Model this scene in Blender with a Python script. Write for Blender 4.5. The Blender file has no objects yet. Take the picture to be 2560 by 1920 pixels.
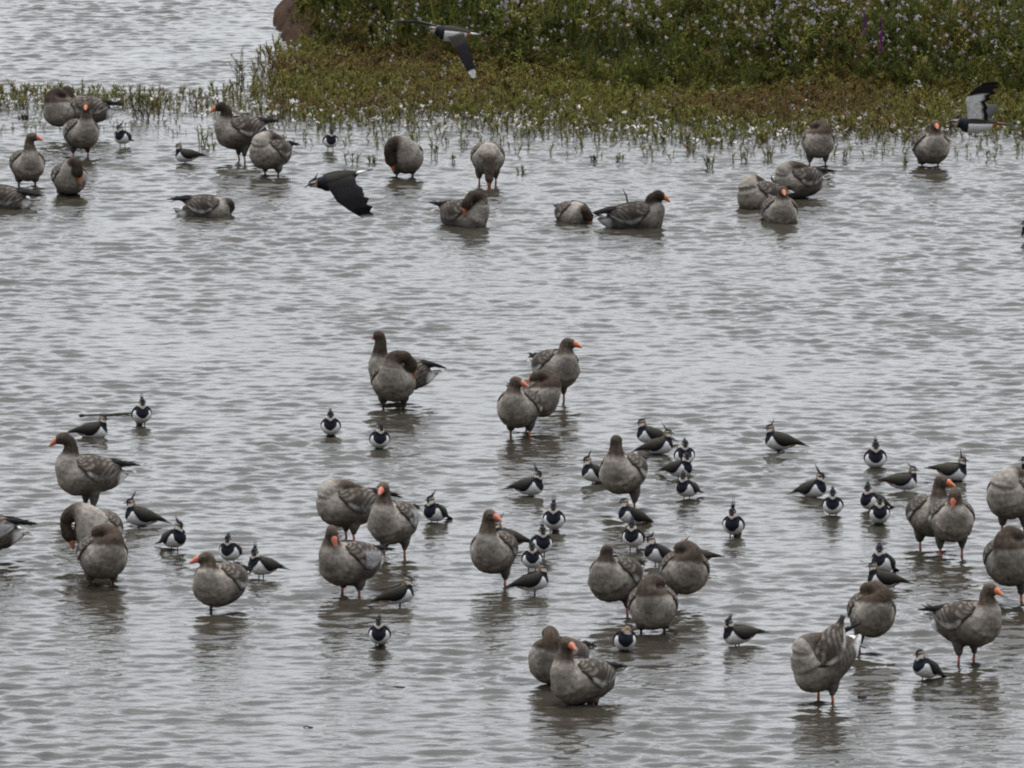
import bpy, math, random
import numpy as np
from mathutils import Vector, Matrix, noise
R = math.radians
random.seed(7)
rng = np.random.default_rng(11)
scene = bpy.context.scene

# ------------------------------------------------------------------ camera
CAM_H = 11.0
FPX = 24000.0                      # focal length in pixels of a 2560 wide frame
HOR = -2230.0                      # pixel row of the horizon
PITCH = math.atan((960 - HOR) / FPX)
cam_d = bpy.data.cameras.new('camera')
cam = bpy.data.objects.new('camera', cam_d)
scene.collection.objects.link(cam)
cam.location = (0, 0, CAM_H)
cam.rotation_euler = (math.pi / 2 - PITCH, 0, 0)
cam_d.sensor_width = 36
cam_d.lens = FPX / 2560 * 36
cam_d.clip_start = 1
cam_d.clip_end = 6000
scene.camera = cam
scene.render.resolution_x = 1024
scene.render.resolution_y = 768
scene.cycles.filter_width = 2.0        # a soft long lens

# ------------------------------------------------------------------ world, sun, exposure
SUN_EL, SUN_AZ = R(76), R(-18)     # azimuth measured from +Y towards +X
world = bpy.data.worlds.new('World')
scene.world = world
world.use_nodes = True
nt = world.node_tree
for n in list(nt.nodes):
    nt.nodes.remove(n)
def N(t, kind, **kw):
    n = t.nodes.new(kind)
    for k, v in kw.items():
        if k.startswith('i_'):
            key = k[2:]
            key = int(key) if key.isdigit() else key.replace('_', ' ')
            n.inputs[key].default_value = v
        else:
            setattr(n, k, v)
    return n
L = nt.links.new
sky = N(nt, 'ShaderNodeTexSky', sky_type='NISHITA')
sky.sun_disc = False
sky.sun_elevation = SUN_EL
sky.sun_rotation = SUN_AZ
sky.air_density = 1.0
sky.dust_density = 3.0
tc = N(nt, 'ShaderNodeTexCoord')
mp = N(nt, 'ShaderNodeMapping')
mp.inputs['Scale'].default_value = (1.0, 1.0, 3.2)
cn = N(nt, 'ShaderNodeTexNoise', i_Scale=2.6, i_Detail=6.0, i_Roughness=0.6)
cr = N(nt, 'ShaderNodeValToRGB')
cr.color_ramp.elements[0].position = 0.34
cr.color_ramp.elements[0].color = (5.25, 5.45, 5.8, 1)
cr.color_ramp.elements[1].position = 0.66
cr.color_ramp.elements[1].color = (10.0, 10.25, 10.7, 1)
mixs = N(nt, 'ShaderNodeMix', data_type='RGBA')
mixs.inputs['Factor'].default_value = 0.85
bg = N(nt, 'ShaderNodeBackground', i_Strength=0.11)
wo = N(nt, 'ShaderNodeOutputWorld')
L(tc.outputs['Generated'], mp.inputs['Vector'])
L(mp.outputs['Vector'], cn.inputs['Vector'])
L(cn.outputs['Fac'], cr.inputs['Fac'])
L(sky.outputs['Color'], mixs.inputs[6])
sep = N(nt, 'ShaderNodeSeparateXYZ')
glow = N(nt, 'ShaderNodeMapRange')              # cloud is thinner and brighter towards the veiled sun
glow.inputs['From Min'].default_value = -0.5
glow.inputs['From Max'].default_value = 1.0
glow.inputs['To Min'].default_value = 0.36
glow.inputs['To Max'].default_value = 1.75
glow.clamp = True
mul = N(nt, 'ShaderNodeMix', data_type='RGBA', blend_type='MULTIPLY')
mul.inputs['Factor'].default_value = 1
L(tc.outputs['Generated'], sep.inputs['Vector'])
L(sep.outputs['Y'], glow.inputs['Value'])
L(cr.outputs['Color'], mul.inputs[6])
zen = N(nt, 'ShaderNodeMapRange')               # overcast skies are brightest overhead
zen.inputs['From Min'].default_value = 0.45
zen.inputs['From Max'].default_value = 1.0
zen.inputs['To Min'].default_value = 0.0
zen.inputs['To Max'].default_value = 1.9
zen.clamp = True
addz = N(nt, 'ShaderNodeMath', operation='ADD')
L(sep.outputs['Z'], zen.inputs['Value'])
L(glow.outputs['Result'], addz.inputs[0])
L(zen.outputs['Result'], addz.inputs[1])
L(addz.outputs['Value'], mul.inputs[7])
L(mul.outputs[2], mixs.inputs[7])
L(mixs.outputs[2], bg.inputs['Color'])
L(bg.outputs['Background'], wo.inputs['Surface'])

sun_d = bpy.data.lights.new('sun', 'SUN')
sun_d.energy = 1.2
sun_d.angle = R(18)
sun_d.color = (1.0, 0.95, 0.88)
sun = bpy.data.objects.new('sun', sun_d)
scene.collection.objects.link(sun)
sdir = Vector((math.sin(SUN_AZ) * math.cos(SUN_EL), math.cos(SUN_AZ) * math.cos(SUN_EL), math.sin(SUN_EL)))
sun.rotation_euler = sdir.to_track_quat('Z', 'Y').to_euler()
sun.location = (0, 0, 60)
scene.view_settings.view_transform = 'Standard'
scene.view_settings.look = 'None'
scene.view_settings.gamma = 1
scene.view_settings.exposure = 0.05

# ------------------------------------------------------------------ helpers
def ray(px, py):
    v = Vector(((px - 1280) / FPX, (960 - py) / FPX, -1.0))
    return Matrix.Rotation(math.pi / 2 - PITCH, 3, 'X') @ v
def ground(px, py, z=0.0):
    d = ray(px, py)
    t = (z - CAM_H) / d.z
    return Vector((d.x * t, d.y * t, z))
def at_depth(px, py, dist):
    d = ray(px, py)
    t = dist / d.y
    return Vector((d.x * t, dist, CAM_H + d.z * t))
def project(x, y, z):
    """numpy: world -> pixel of the 2560 frame"""
    c, s = math.cos(PITCH), math.sin(PITCH)
    zz = z - CAM_H
    depth = y * c - zz * s
    up = y * s + zz * c
    return 1280 + x / depth * FPX, 960 - up / depth * FPX

def link(o, parent=None):
    scene.collection.objects.link(o)
    if parent is not None:
        o.parent = parent
    return o
def tag(o, label=None, cat=None, group=None, kind=None):
    if label: o['label'] = label
    if cat: o['category'] = cat
    if group: o['group'] = group
    if kind: o['kind'] = kind
    return o
def raw_mesh(name, co, faces, mat, cols=None, smooth=True, uv=None):
    """fast mesh from an (n,3) array and an (m,4) or (m,3) face array"""
    co = np.asarray(co, dtype=np.float32)
    faces = np.asarray(faces, dtype=np.int32)
    me = bpy.data.meshes.new(name)
    k = faces.shape[1]
    me.vertices.add(len(co))
    me.vertices.foreach_set('co', co.ravel())
    me.loops.add(faces.size)
    me.loops.foreach_set('vertex_index', faces.ravel())
    me.polygons.add(len(faces))
    me.polygons.foreach_set('loop_start', np.arange(0, faces.size, k, dtype=np.int32))
    me.polygons.foreach_set('loop_total', np.full(len(faces), k, dtype=np.int32))
    me.polygons.foreach_set('use_smooth', np.full(len(faces), smooth))
    me.update(calc_edges=True)
    me.validate()
    if cols is not None:
        a = me.color_attributes.new('Col', 'FLOAT_COLOR', 'POINT')
        c = np.ones((len(co), 4), dtype=np.float32)
        c[:, :3] = cols
        a.data.foreach_set('color', c.ravel())
    if mat: me.materials.append(mat)
    return me

# ------------------------------------------------------------------ materials
def new_mat(name, rough=0.85, spec=0.3):
    m = bpy.data.materials.new(name)
    m.use_nodes = True
    b = m.node_tree.nodes['Principled BSDF']
    b.inputs['Roughness'].default_value = rough
    b.inputs['Specular IOR Level'].default_value = spec
    return m, m.node_tree, b
def attr_mat(name, rough=0.85, spec=0.25, nscale=60, lo=0.75, hi=1.25, bump=0.3, trans=0.0, aniso=(1, 1, 1)):
    """colour from the plumage / leaf pattern attribute, broken up by fine noise"""
    m, t, b = new_mat(name, rough, spec)
    at = N(t, 'ShaderNodeAttribute', attribute_name='Col')
    co = N(t, 'ShaderNodeTexCoord')
    mpn = N(t, 'ShaderNodeMapping')
    mpn.inputs['Scale'].default_value = aniso
    no = N(t, 'ShaderNodeTexNoise', i_Scale=nscale, i_Detail=3.0, i_Roughness=0.65)
    mr = N(t, 'ShaderNodeMapRange')
    mr.inputs['From Min'].default_value = 0.3
    mr.inputs['From Max'].default_value = 0.7
    mr.inputs['To Min'].default_value = lo
    mr.inputs['To Max'].default_value = hi
    mx = N(t, 'ShaderNodeMix', data_type='RGBA', blend_type='MULTIPLY')
    mx.inputs['Factor'].default_value = 1
    t.links.new(co.outputs['Object'], mpn.inputs['Vector'])
    t.links.new(mpn.outputs['Vector'], no.inputs['Vector'])
    t.links.new(no.outputs['Fac'], mr.inputs['Value'])
    t.links.new(at.outputs['Color'], mx.inputs[6])
    t.links.new(mr.outputs['Result'], mx.inputs[7])
    t.links.new(mx.outputs[2], b.inputs['Base Color'])
    if bump:
        bp = N(t, 'ShaderNodeBump', i_Strength=bump, i_Distance=0.006)
        t.links.new(no.outputs['Fac'], bp.inputs['Height'])
        t.links.new(bp.outputs['Normal'], b.inputs['Normal'])
    if trans:
        tr = N(t, 'ShaderNodeBsdfTranslucent')
        ms = N(t, 'ShaderNodeMixShader')
        ms.inputs['Fac'].default_value = trans
        out = t.nodes['Material Output']
        t.links.new(mx.outputs[2], tr.inputs['Color'])
        t.links.new(b.outputs['BSDF'], ms.inputs[1])
        t.links.new(tr.outputs['BSDF'], ms.inputs[2])
        t.links.new(ms.outputs['Shader'], out.inputs['Surface'])
    return m
M_GOOSE = attr_mat('goose_plumage', 0.9, 0.15, 38, 0.72, 1.3, 0.5)
M_GWING = attr_mat('goose_wing_plumage', 0.85, 0.2, 55, 0.6, 1.4, 0.6)
M_LAP = attr_mat('lapwing_plumage', 0.8, 0.2, 90, 0.85, 1.15, 0.2)
M_LWING = attr_mat('lapwing_wing_plumage', 0.75, 0.18, 70, 0.7, 1.3, 0.3)
M_BARE = attr_mat('bill_and_leg_skin', 0.5, 0.4, 60, 0.88, 1.12, 0.1)
M_EYE, _, _b = new_mat('eye', 0.2, 0.6); _b.inputs['Base Color'].default_value = (0.012, 0.009, 0.007, 1)
M_LEAF = attr_mat('leaf', 0.75, 0.15, 8, 0.75, 1.25, 0.0, trans=0.3)
M_FLOWER = attr_mat('petals', 0.8, 0.2, 30, 0.9, 1.1, 0.0)
M_WOOD = attr_mat('wet_wood', 0.5, 0.4, 30, 0.6, 1.4, 0.5)

# ------------------------------------------------------------------ water
def wave_height(x, y, lam, ang, ph, amp):
    h = np.zeros_like(x)
    for l, a, p, A in zip(lam, ang, ph, amp):
        k = 2 * math.pi / l
        h += A * np.sin(k * (x * math.sin(a) + y * math.cos(a)) + p)
    return h
nw = 100
lam = np.exp(rng.uniform(math.log(0.10), math.log(0.48), nw))
ang = rng.normal(0.05, 0.6, nw)
ph = rng.uniform(0, 2 * math.pi, nw)
amp = (0.160 * math.sqrt(2.0 / nw)) * lam / (2 * math.pi) * np.where(lam < 0.3, 1.0, 0.75)
dx = 0.036
xs = np.arange(-11, 11, dx)
ys = np.arange(54, 136, 0.034)
X, Y = np.meshgrid(xs, ys)
X = X.ravel().astype(np.float64); Y = Y.ravel().astype(np.float64)
Zw = wave_height(X, Y, lam, ang, ph, amp)
gust = (0.95 + 0.30 * np.sin(X * 0.9 + 1.9 * np.sin(Y * 0.37) + 0.6) * np.sin(Y * 0.33 + 1.7 * np.sin(X * 0.7))
        + 0.22 * np.sin(X * 2.3 + 2.1 * np.sin(Y * 0.71)) * np.sin(Y * 0.83 + 1.9 * np.sin(X * 1.3)))
Zw *= gust
# sharpen crests a little
Zw = Zw + 8.0 * Zw * np.abs(Zw)
edge = np.minimum(np.minimum(X + 11, 11 - X), np.minimum(Y - 54, 136 - Y))
Zw *= np.clip(edge / 1.0, 0, 1)
nx, ny = len(xs), len(ys)
idx = np.arange(nx * ny).reshape(ny, nx)
F = np.stack([idx[:-1, :-1].ravel(), idx[:-1, 1:].ravel(), idx[1:, 1:].ravel(), idx[1:, :-1].ravel()], 1)
xa, xb, ya, yb = xs[0], xs[-1], ys[0], ys[-1]
ext = []
B = 900.0
for (x0, x1, y0, y1) in ((-B, xa, -200, 2500), (xb, B, -200, 2500), (xa, xb, -200, ya), (xa, xb, yb, 2500)):
    ext += [(x0, y0, 0), (x1, y0, 0), (x1, y1, 0), (x0, y1, 0)]
co = np.concatenate([np.stack([X, Y, Zw], 1), np.array(ext)])
n0 = nx * ny
F = np.concatenate([F, np.arange(n0, n0 + 16).reshape(4, 4)])
m_w, t, b = new_mat('lagoon_water', 0.06, 0.5)
b.inputs['IOR'].default_value = 1.333
tcw = N(t, 'ShaderNodeTexCoord')
mpw = N(t, 'ShaderNodeMapping'); mpw.inputs['Scale'].default_value = (0.62, 1.3, 1)
n1 = N(t, 'ShaderNodeTexNoise', i_Scale=9.0, i_Detail=3.0, i_Roughness=0.55)
bp = N(t, 'ShaderNodeBump', i_Strength=1.0, i_Distance=0.0085)
n2 = N(t, 'ShaderNodeTexNoise', i_Scale=0.35, i_Detail=3.0, i_Roughness=0.5)
rw = N(t, 'ShaderNodeValToRGB')
rw.color_ramp.elements[0].color = (0.034, 0.030, 0.022, 1)
rw.color_ramp.elements[1].color = (0.056, 0.050, 0.038, 1)
t.links.new(tcw.outputs['Object'], mpw.inputs['Vector'])
t.links.new(mpw.outputs['Vector'], n1.inputs['Vector'])
t.links.new(tcw.outputs['Object'], n2.inputs['Vector'])
t.links.new(n1.outputs['Fac'], bp.inputs['Height'])
t.links.new(bp.outputs['Normal'], b.inputs['Normal'])
t.links.new(n2.outputs['Fac'], rw.inputs['Fac'])
t.links.new(rw.outputs['Color'], b.inputs['Base Color'])
m_far = m_w.copy(); m_far.name = 'distant_lagoon_water'
for n_ in m_far.node_tree.nodes:                # beyond the modelled wavelets the ripples are bump only
    if n_.type == 'BSDF_PRINCIPLED': n_.inputs['Roughness'].default_value = 0.3
    if n_.type == 'BUMP': n_.inputs['Distance'].default_value = 0.05
    if n_.type == 'TEX_NOISE' and n_.inputs['Scale'].default_value > 5: n_.inputs['Scale'].default_value = 3.2
w_me = raw_mesh('water', co, F, m_w)
w_me.materials.append(m_far)
for i_ in range(len(F) - 4, len(F)): w_me.polygons[i_].material_index = 1
water = link(bpy.data.objects.new('water', w_me))
tag(water, kind='structure')
mb, t, b = new_mat('lagoon_bed_mud', 0.9); b.inputs['Base Color'].default_value = (0.09, 0.07, 0.05, 1)
bed = link(bpy.data.objects.new('ground', raw_mesh('ground', [(-B, -200, -.9), (B, -200, -.9), (B, 2500, -.9), (-B, 2500, -.9)], [(0, 1, 2, 3)], mb)))
tag(bed, kind='structure')

# ------------------------------------------------------------------ island bank
def interp(px, pts):
    xs_, ys_ = zip(*pts)
    return np.interp(px, xs_, ys_)
# near edge of the dry bank (pixel rows on the water plane)
BANK_EDGE = [(690, 60), (715, 112), (760, 122), (900, 165), (1250, 215), (1500, 245), (2000, 262), (3200, 275)]
gx = np.arange(-2.9, 11.0, 0.09)
gy = np.arange(100.0, 130.0, 0.16)
GX, GY = np.meshgrid(gx, gy)
px_, py_ = project(GX, GY, np.zeros_like(GX))
edge_row = interp(px_, BANK_EDGE)
s_here = (py_ - HOR) / CAM_H
d_in = (edge_row - py_) / (s_here * 0.133)                  # metres behind the near edge
left = GX - (-2.95 + 0.1 * np.sin(GY * 0.9) + 0.02 * (GY - 113))    # metres from the left shore
lf = np.clip(left / 0.35, -1, 1)
hgt = np.clip(d_in / 4.5, -0.3, 1) * 0.42
hgt = np.minimum(hgt, 0.0) + np.clip(hgt, 0, 1)
bank = np.where(left < 0.9, np.clip(left / 0.42, -1, 1) * 0.33, 0.36)
H = np.where(d_in > 0, np.minimum(bank, np.maximum(hgt, np.where(left < 1.3, np.clip(d_in / 0.8, 0, 1) * 0.36, 0))), -0.12)
for i in range(H.shape[0]):
    for j in range(0, H.shape[1]):
        H[i, j] += (0.06 * noise.noise((GX[i, j] * 2.0, GY[i, j] * 1.6, 0.3)) + 0.035 * noise.noise((GX[i, j] * 6, GY[i, j] * 4, 1.3))) if H[i, j] > 0.02 else 0
idx = np.arange(GX.size).reshape(GX.shape)
F = np.stack([idx[:-1, :-1].ravel(), idx[:-1, 1:].ravel(), idx[1:, 1:].ravel(), idx[1:, :-1].ravel()], 1)
m_s, t, b = new_mat('bank_soil', 0.95, 0.1)
tcs = N(t, 'ShaderNodeTexCoord')
ns = N(t, 'ShaderNodeTexNoise', i_Scale=5.0, i_Detail=8.0, i_Roughness=0.7)
rs = N(t, 'ShaderNodeValToRGB')
rs.color_ramp.elements[0].position = 0.3; rs.color_ramp.elements[0].color = (0.022, 0.015, 0.010, 1)
rs.color_ramp.elements[1].position = 0.7; rs.color_ramp.elements[1].color = (0.085, 0.048, 0.030, 1)
bs = N(t, 'ShaderNodeBump', i_Strength=0.8, i_Distance=0.05)
t.links.new(tcs.outputs['Object'], ns.inputs['Vector']); t.links.new(ns.outputs['Fac'], rs.inputs['Fac'])
t.links.new(rs.outputs['Color'], b.inputs['Base Color']); t.links.new(ns.outputs['Fac'], bs.inputs['Height'])
t.links.new(bs.outputs['Normal'], b.inputs['Normal'])
isl = link(bpy.data.objects.new('terrain', raw_mesh('terrain', np.stack([GX.ravel(), GY.ravel(), H.ravel()], 1), F, m_s)))
tag(isl, kind='structure')
def bank_h(x, y):
    i = int(round((y - gy[0]) / 0.16)); j = int(round((x - gx[0]) / 0.09))
    if 0 <= i < H.shape[0] and 0 <= j < H.shape[1]:
        return max(0.0, float(H[i, j]))
    return 0.0

# ------------------------------------------------------------------ plants
def leaf_quads(p, d, up, ln, w, droop):
    """lanceolate leaf: two quads folded along its length, returned as 6 verts"""
    side = d.cross(up); side.normalize()
    m = p + d * (ln * 0.5) + up * (ln * 0.06)
    e = p + d * ln - up * (ln * droop)
    s0 = side * (w * 0.25)
    s1 = side * (w * 0.5)
    s2 = side * (w * 0.06)
    return [p - s0, p + s0, m + s1, m - s1, e + s2, e - s2]
def plant_template(seed, h, nl, ll, lw, flower=0, branch=0, lean=0.12):
    r = random.Random(seed)
    V, Fq, K = [], [], []        # K: 0 stem/leaf, 1 flower, 2 reddish stem
    def stem(p0, p1, rad):
        a = len(V)
        u = (p1 - p0).normalized()
        s = u.orthogonal().normalized(); q = u.cross(s)
        for p, rr in ((p0, rad), (p1, rad * 0.5)):
            for k in range(3):
                an = k * 2 * math.pi / 3
                V.append(p + (s * math.cos(an) + q * math.sin(an)) * rr); K.append(2)
        for k in range(3):
            k2 = (k + 1) % 3
            Fq.append((a + k, a + k2, a + 3 + k2, a + 3 + k))
    top = Vector((r.uniform(-lean, lean) * h, r.uniform(-lean, lean) * h, h))
    axes = [(Vector((0, 0, 0)), top)]
    for _ in range(branch):
        f = r.uniform(0.25, 0.7)
        p = top * f
        an = r.uniform(0, 6.28)
        e = p + Vector((math.cos(an), math.sin(an), r.uniform(0.8, 1.6))).normalized() * h * r.uniform(0.25, 0.45)
        axes.append((p, e))
    for i, (p0, p1) in enumerate(axes):
        stem(p0, p1, 0.006 if i == 0 else 0.004)
        n = nl if i == 0 else max(3, nl // 2)
        for k in range(n):
            f = 0.12 + 0.86 * (k + r.random() * 0.6) / n
            p = p0.lerp(p1, min(f, 1))
            an = r.uniform(0, 6.28)
            el = r.uniform(0.05, 0.9)
            d = Vector((math.cos(an) * math.cos(el), math.sin(an) * math.cos(el), math.sin(el)))
            up = Vector((0, 0, 1))
            a = len(V)
            sc = r.uniform(0.6, 1.15) * (1.0 - 0.45 * f)
            V.extend(leaf_quads(p, d, up, ll * sc, lw * sc, r.uniform(0.05, 0.4)))
            K.extend([0] * 6)
            Fq.append((a, a + 1, a + 2, a + 3)); Fq.append((a + 3, a + 2, a + 4, a + 5))
        if flower and (i == 0 or r.random() < 0.6):
            for k in range(flower):
                c = p1 + Vector((r.gauss(0, 0.010), r.gauss(0, 0.010), r.gauss(0.01, 0.013)))
                q = r.uniform(0.006, 0.011)
                a = len(V)
                for v in ((1, 0, 0), (0, 1, 0), (-1, 0, 0), (0, -1, 0), (0, 0, 1), (0, 0, -1)):
                    V.append(c + Vector(v) * q); K.append(1)
                Fq.extend([(a, a + 4, a + 2, a + 5), (a + 1, a + 4, a + 3, a + 5), (a, a + 1, a + 2, a + 3)])
    return np.array([tuple(v) for v in V]), np.array(Fq), np.array(K)
def scatter(name, mat, items):
    """items: (template, x, y, z, scale, rot, leaf colour, stem colour, flower colour)"""
    VV, FF, CC = [], [], []
    base = 0
    for (T, x, y, z, s, a, cl, cs, cf) in items:
        V, Fq, K = T
        c, sn = math.cos(a), math.sin(a)
        P = np.empty_like(V)
        P[:, 0] = (V[:, 0] * c - V[:, 1] * sn) * s + x
        P[:, 1] = (V[:, 0] * sn + V[:, 1] * c) * s + y
        P[:, 2] = V[:, 2] * s + z
        VV.append(P); FF.append(Fq + base)
        base += len(V)
        pal = np.array([cl, cf, cs])
        CC.append(pal[K])
    return raw_mesh(name, np.concatenate(VV), np.concatenate(FF), mat, np.concatenate(CC), smooth=False)
def vary(c, amt=0.25, hue=0.12):
    k = 1 + random.uniform(-amt, amt)
    return (c[0] * k * (1 + random.uniform(-hue, hue)), c[1] * k, c[2] * k * (1 + random.uniform(-hue, hue)))
def nz(x, y, sc, seed=0.0):
    return noise.noise((x * sc, y * sc, seed))

T_TALL = [plant_template(100 + i, 0.62, 26, 0.13, 0.034, 0, 3) for i in range(6)]
T_TALLF = [plant_template(200 + i, 0.66, 22, 0.12, 0.030, 9, 2) for i in range(5)]
def grass_template(seed, h):
    r = random.Random(seed)
    V, Fq = [], []
    for k in range(9):
        an = r.uniform(0, 6.28); el = r.uniform(1.15, 1.5)
        d = Vector((math.cos(an) * math.cos(el), math.sin(an) * math.cos(el), math.sin(el)))
        a = len(V)
        V.extend(leaf_quads(Vector((r.uniform(-.03, .03), r.uniform(-.03, .03), 0)), d, Vector((math.cos(an + 1.5), math.sin(an + 1.5), .1)), h * r.uniform(.6, 1.1), .013, 0.02))
        Fq += [(a, a + 1, a + 2, a + 3), (a + 3, a + 2, a + 4, a + 5)]
    return np.array([tuple(v) for v in V]), np.array(Fq), np.zeros(len(V), dtype=int)
T_GRASS = [grass_template(600 + i, 0.78) for i in range(5)]
T_BUSH = [plant_template(300 + i, 0.55, 30, 0.15, 0.06, 0, 5, 0.3) for i in range(4)]
T_LOW = [plant_template(400 + i, 0.17, 12, 0.060, 0.016, 0, 3, 0.5) for i in range(8)]
T_LOWF = [plant_template(500 + i, 0.16, 8, 0.05, 0.014, 3, 2, 0.35) for i in range(4)]

GREEN = (0.088, 0.106, 0.015); DGREEN = (0.042, 0.060, 0.009); YGREEN = (0.165, 0.175, 0.034)
RUST = (0.155, 0.105, 0.036); OLIVE = (0.19, 0.172, 0.040)
LILAC = (0.68, 0.625, 0.68); WHITE = (0.68, 0.66, 0.66)
TALL_EDGE = [(700, 30), (725, 72), (745, 98), (790, 130), (850, 158), (900, 166), (1250, 196), (1500, 232), (2000, 250), (3200, 262)]
tall, flowers = [], []
for _ in range(170):
    y = random.uniform(112.3, 119.5); x = -2.72 + 0.02 * (y - 113) + abs(random.gauss(0.25, 0.25))
    if bank_h(x, y) < 0.12: continue
    tall.append((random.choice(T_LOW + T_BUSH[:1]), x, y, bank_h(x, y) - 0.02, random.uniform(0.5, 0.95), random.uniform(0, 6.28), vary(YGREEN if random.random() < .3 else OLIVE, 0.4), RUST, LILAC))
for _ in range(13500):
    x = random.uniform(-2.85, 10.9); y = random.uniform(103.5, 129.5)
    px, py = project(x, y, 0.0)
    e = interp(px, TALL_EDGE) + 14 * nz(x, y, 0.9, 2)
    if py > e or x < -2.62 + 0.02 * (y - 113):
        continue
    clump = nz(x, y, 0.55, 5.0)
    near = min(1.0, (e - py) / 28.0)
    sc = (0.62 + 0.42 * near) * random.uniform(0.75, 1.2) * (1 + 0.3 * clump)
    z = bank_h(x, y) - 0.03
    if px < 880 and py < 95 and random.random() < 0.8:
        T = random.choice(T_BUSH); col = vary(YGREEN if random.random() < 0.22 else DGREEN, 0.4)
        tall.append((T, x, y, z, sc * 1.0, random.uniform(0, 6.28), col, DGREEN, LILAC)); continue
    fl = 0.32 + 0.5 * nz(x, y, 0.8, 9.0)
    if px > 1500 and py < 60: fl *= 0.7
    if random.random() < fl and px > 780:
        flowers.append((random.choice(T_TALLF), x, y, z, sc, random.uniform(0, 6.28),
                        vary(GREEN if random.random() < 0.7 else OLIVE, 0.35), vary(RUST, 0.3), vary(LILAC, 0.12, 0.05)))
    else:
        base = DGREEN if clump < -0.1 or random.random() < 0.35 else GREEN
        if random.random() < 0.10: base = YGREEN
        if random.random() < 0.10: base = RUST
        if random.random() < 0.38:
            tall.append((random.choice(T_GRASS), x, y, z, sc * random.uniform(.8, 1.1), random.uniform(0, 6.28), vary(YGREEN if random.random() < .5 else GREEN, 0.35), RUST, LILAC))
        tall.append((random.choice(T_TALL), x, y, z, sc, random.uniform(0, 6.28), vary(base, 0.35), vary(RUST, 0.3), LILAC))
o = link(bpy.data.objects.new('tall_herbs', scatter('tall_herbs', M_LEAF, tall)))
tag(o, 'dense dark green waist high herbs covering the island bank', 'herbs', kind='stuff')
o = link(bpy.data.objects.new('flowering_herbs', scatter('flowering_herbs', M_LEAF, flowers)))
tag(o, 'tall green herbs topped with pale lilac flower heads on the bank', 'wildflowers', kind='stuff')

# low reddish marsh plants between the bank and the open water
LOW_NEAR = [(-300, 290), (0, 292), (300, 290), (500, 300), (700, 318), (900, 322), (1300, 345), (1800, 362), (2300, 352), (3200, 350)]
LOW_FAR = [(-300, 238), (0, 232), (300, 236), (600, 232), (690, 165), (760, 124), (800, 100), (900, 130), (1300, 190), (3200, 240)]
low, lowf = [], []
for _ in range(38000):
    x = random.uniform(-7.5, 9.0); y = random.uniform(99, 113.5)
    px, py = project(x, y, 0.0)
    px += random.gauss(0, 38) + 60 * nz(x, y, 0.8, 6.0)
    n_, f_ = interp(px, LOW_NEAR), interp(px, LOW_FAR)
    if py < f_ or py > n_ + 45:
        continue
    t_ = (py - f_) / (n_ - f_)
    dens = 1.0
    patch = nz(x, y, 0.7, 3.0)
    if px < 690:
        dens = 0.42 + 1.0 * max(0, patch + 0.15) if t_ < 0.85 else 0.10
    elif t_ > 0.72:
        dens = max(0.0, 1.0 - (t_ - 0.72) * 2.0) * (0.85 + 0.9 * patch)
        if t_ > 1.0: dens = 0.07 + 0.35 * max(0, patch)
    if random.random() > dens:
        continue
    red = nz(x, y, 0.45, 8.0) + (0.12 if t_ < 0.7 else -0.15) + random.uniform(-0.3, 0.3)
    col = RUST if red > 0.40 else (OLIVE if red > 0.0 else YGREEN)
    if px < 690 and random.random() < 0.6: col = YGREEN
    sc = random.uniform(0.6, 1.25) * (1.15 - 0.45 * min(1, t_))
    if px < 690: sc *= 0.72
    if random.random() < 0.05: sc *= 1.5
    T = random.choice(T_LOWF) if random.random() < 0.035 else random.choice(T_LOW)
    z = max(-0.02, bank_h(x, y) - 0.02)
    it = (T, x, y, z, sc, random.uniform(0, 6.28), vary(col, 0.35), vary(RUST, 0.3), vary(WHITE, 0.1, 0.02))
    low.append(it)
o = link(bpy.data.objects.new('marsh_plants', scatter('marsh_plants', M_LEAF, low)))
tag(o, 'low rusty red and olive marsh plants fringing the island in shallow water', 'marsh plants', kind='stuff')

# moulted white feathers caught along the water's edge
def feather_tuft(seed):
    r = random.Random(seed)
    V, Fq = [], []
    for k in range(5):
        an = r.uniform(0, 6.28); ln = r.uniform(0.02, 0.045); w = ln * 0.35
        d = Vector((math.cos(an), math.sin(an), r.uniform(0.1, 1.2))).normalized()
        a = len(V)
        V.extend(leaf_quads(Vector((r.uniform(-.012, .012), r.uniform(-.012, .012), 0.004)), d, Vector((0.1, 0.05, 1)), ln, w, 0.3))
        Fq += [(a, a + 1, a + 2, a + 3), (a + 3, a + 2, a + 4, a + 5)]
    return np.array([tuple(v) for v in V]), np.array(Fq), np.ones(len(V), dtype=int)
T_F = [feather_tuft(i) for i in range(8)]
fe = []
for _ in range(10500):
    x = random.uniform(-7.5, 9.0); y = random.uniform(98.5, 108)
    px, py = project(x, y, 0.0)
    n_ = interp(px, LOW_NEAR)
    t_ = (py - (n_ - 34)) / 34.0
    dens = math.exp(-t_ * t_ * 1.4) * (0.5 + 0.8 * nz(x, y, 1.1, 4.0)) * (0.6 if px < 450 else 1.0)
    if py > n_ + 14: dens *= 0.25
    if random.random() > dens * 0.8:
        continue
    s = random.uniform(0.8, 2.1)
    fe.append((random.choice(T_F), x, y, random.uniform(0.0, 0.07), s, random.uniform(0, 6.28), WHITE, WHITE, vary((0.62, 0.6, 0.58), 0.2, 0.03)))
o = link(bpy.data.objects.new('moulted_feathers', scatter('moulted_feathers', M_FLOWER, fe)))
tag(o, 'small white moulted feathers and blossoms scattered along the weedy water edge', 'feathers', kind='stuff')

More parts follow.
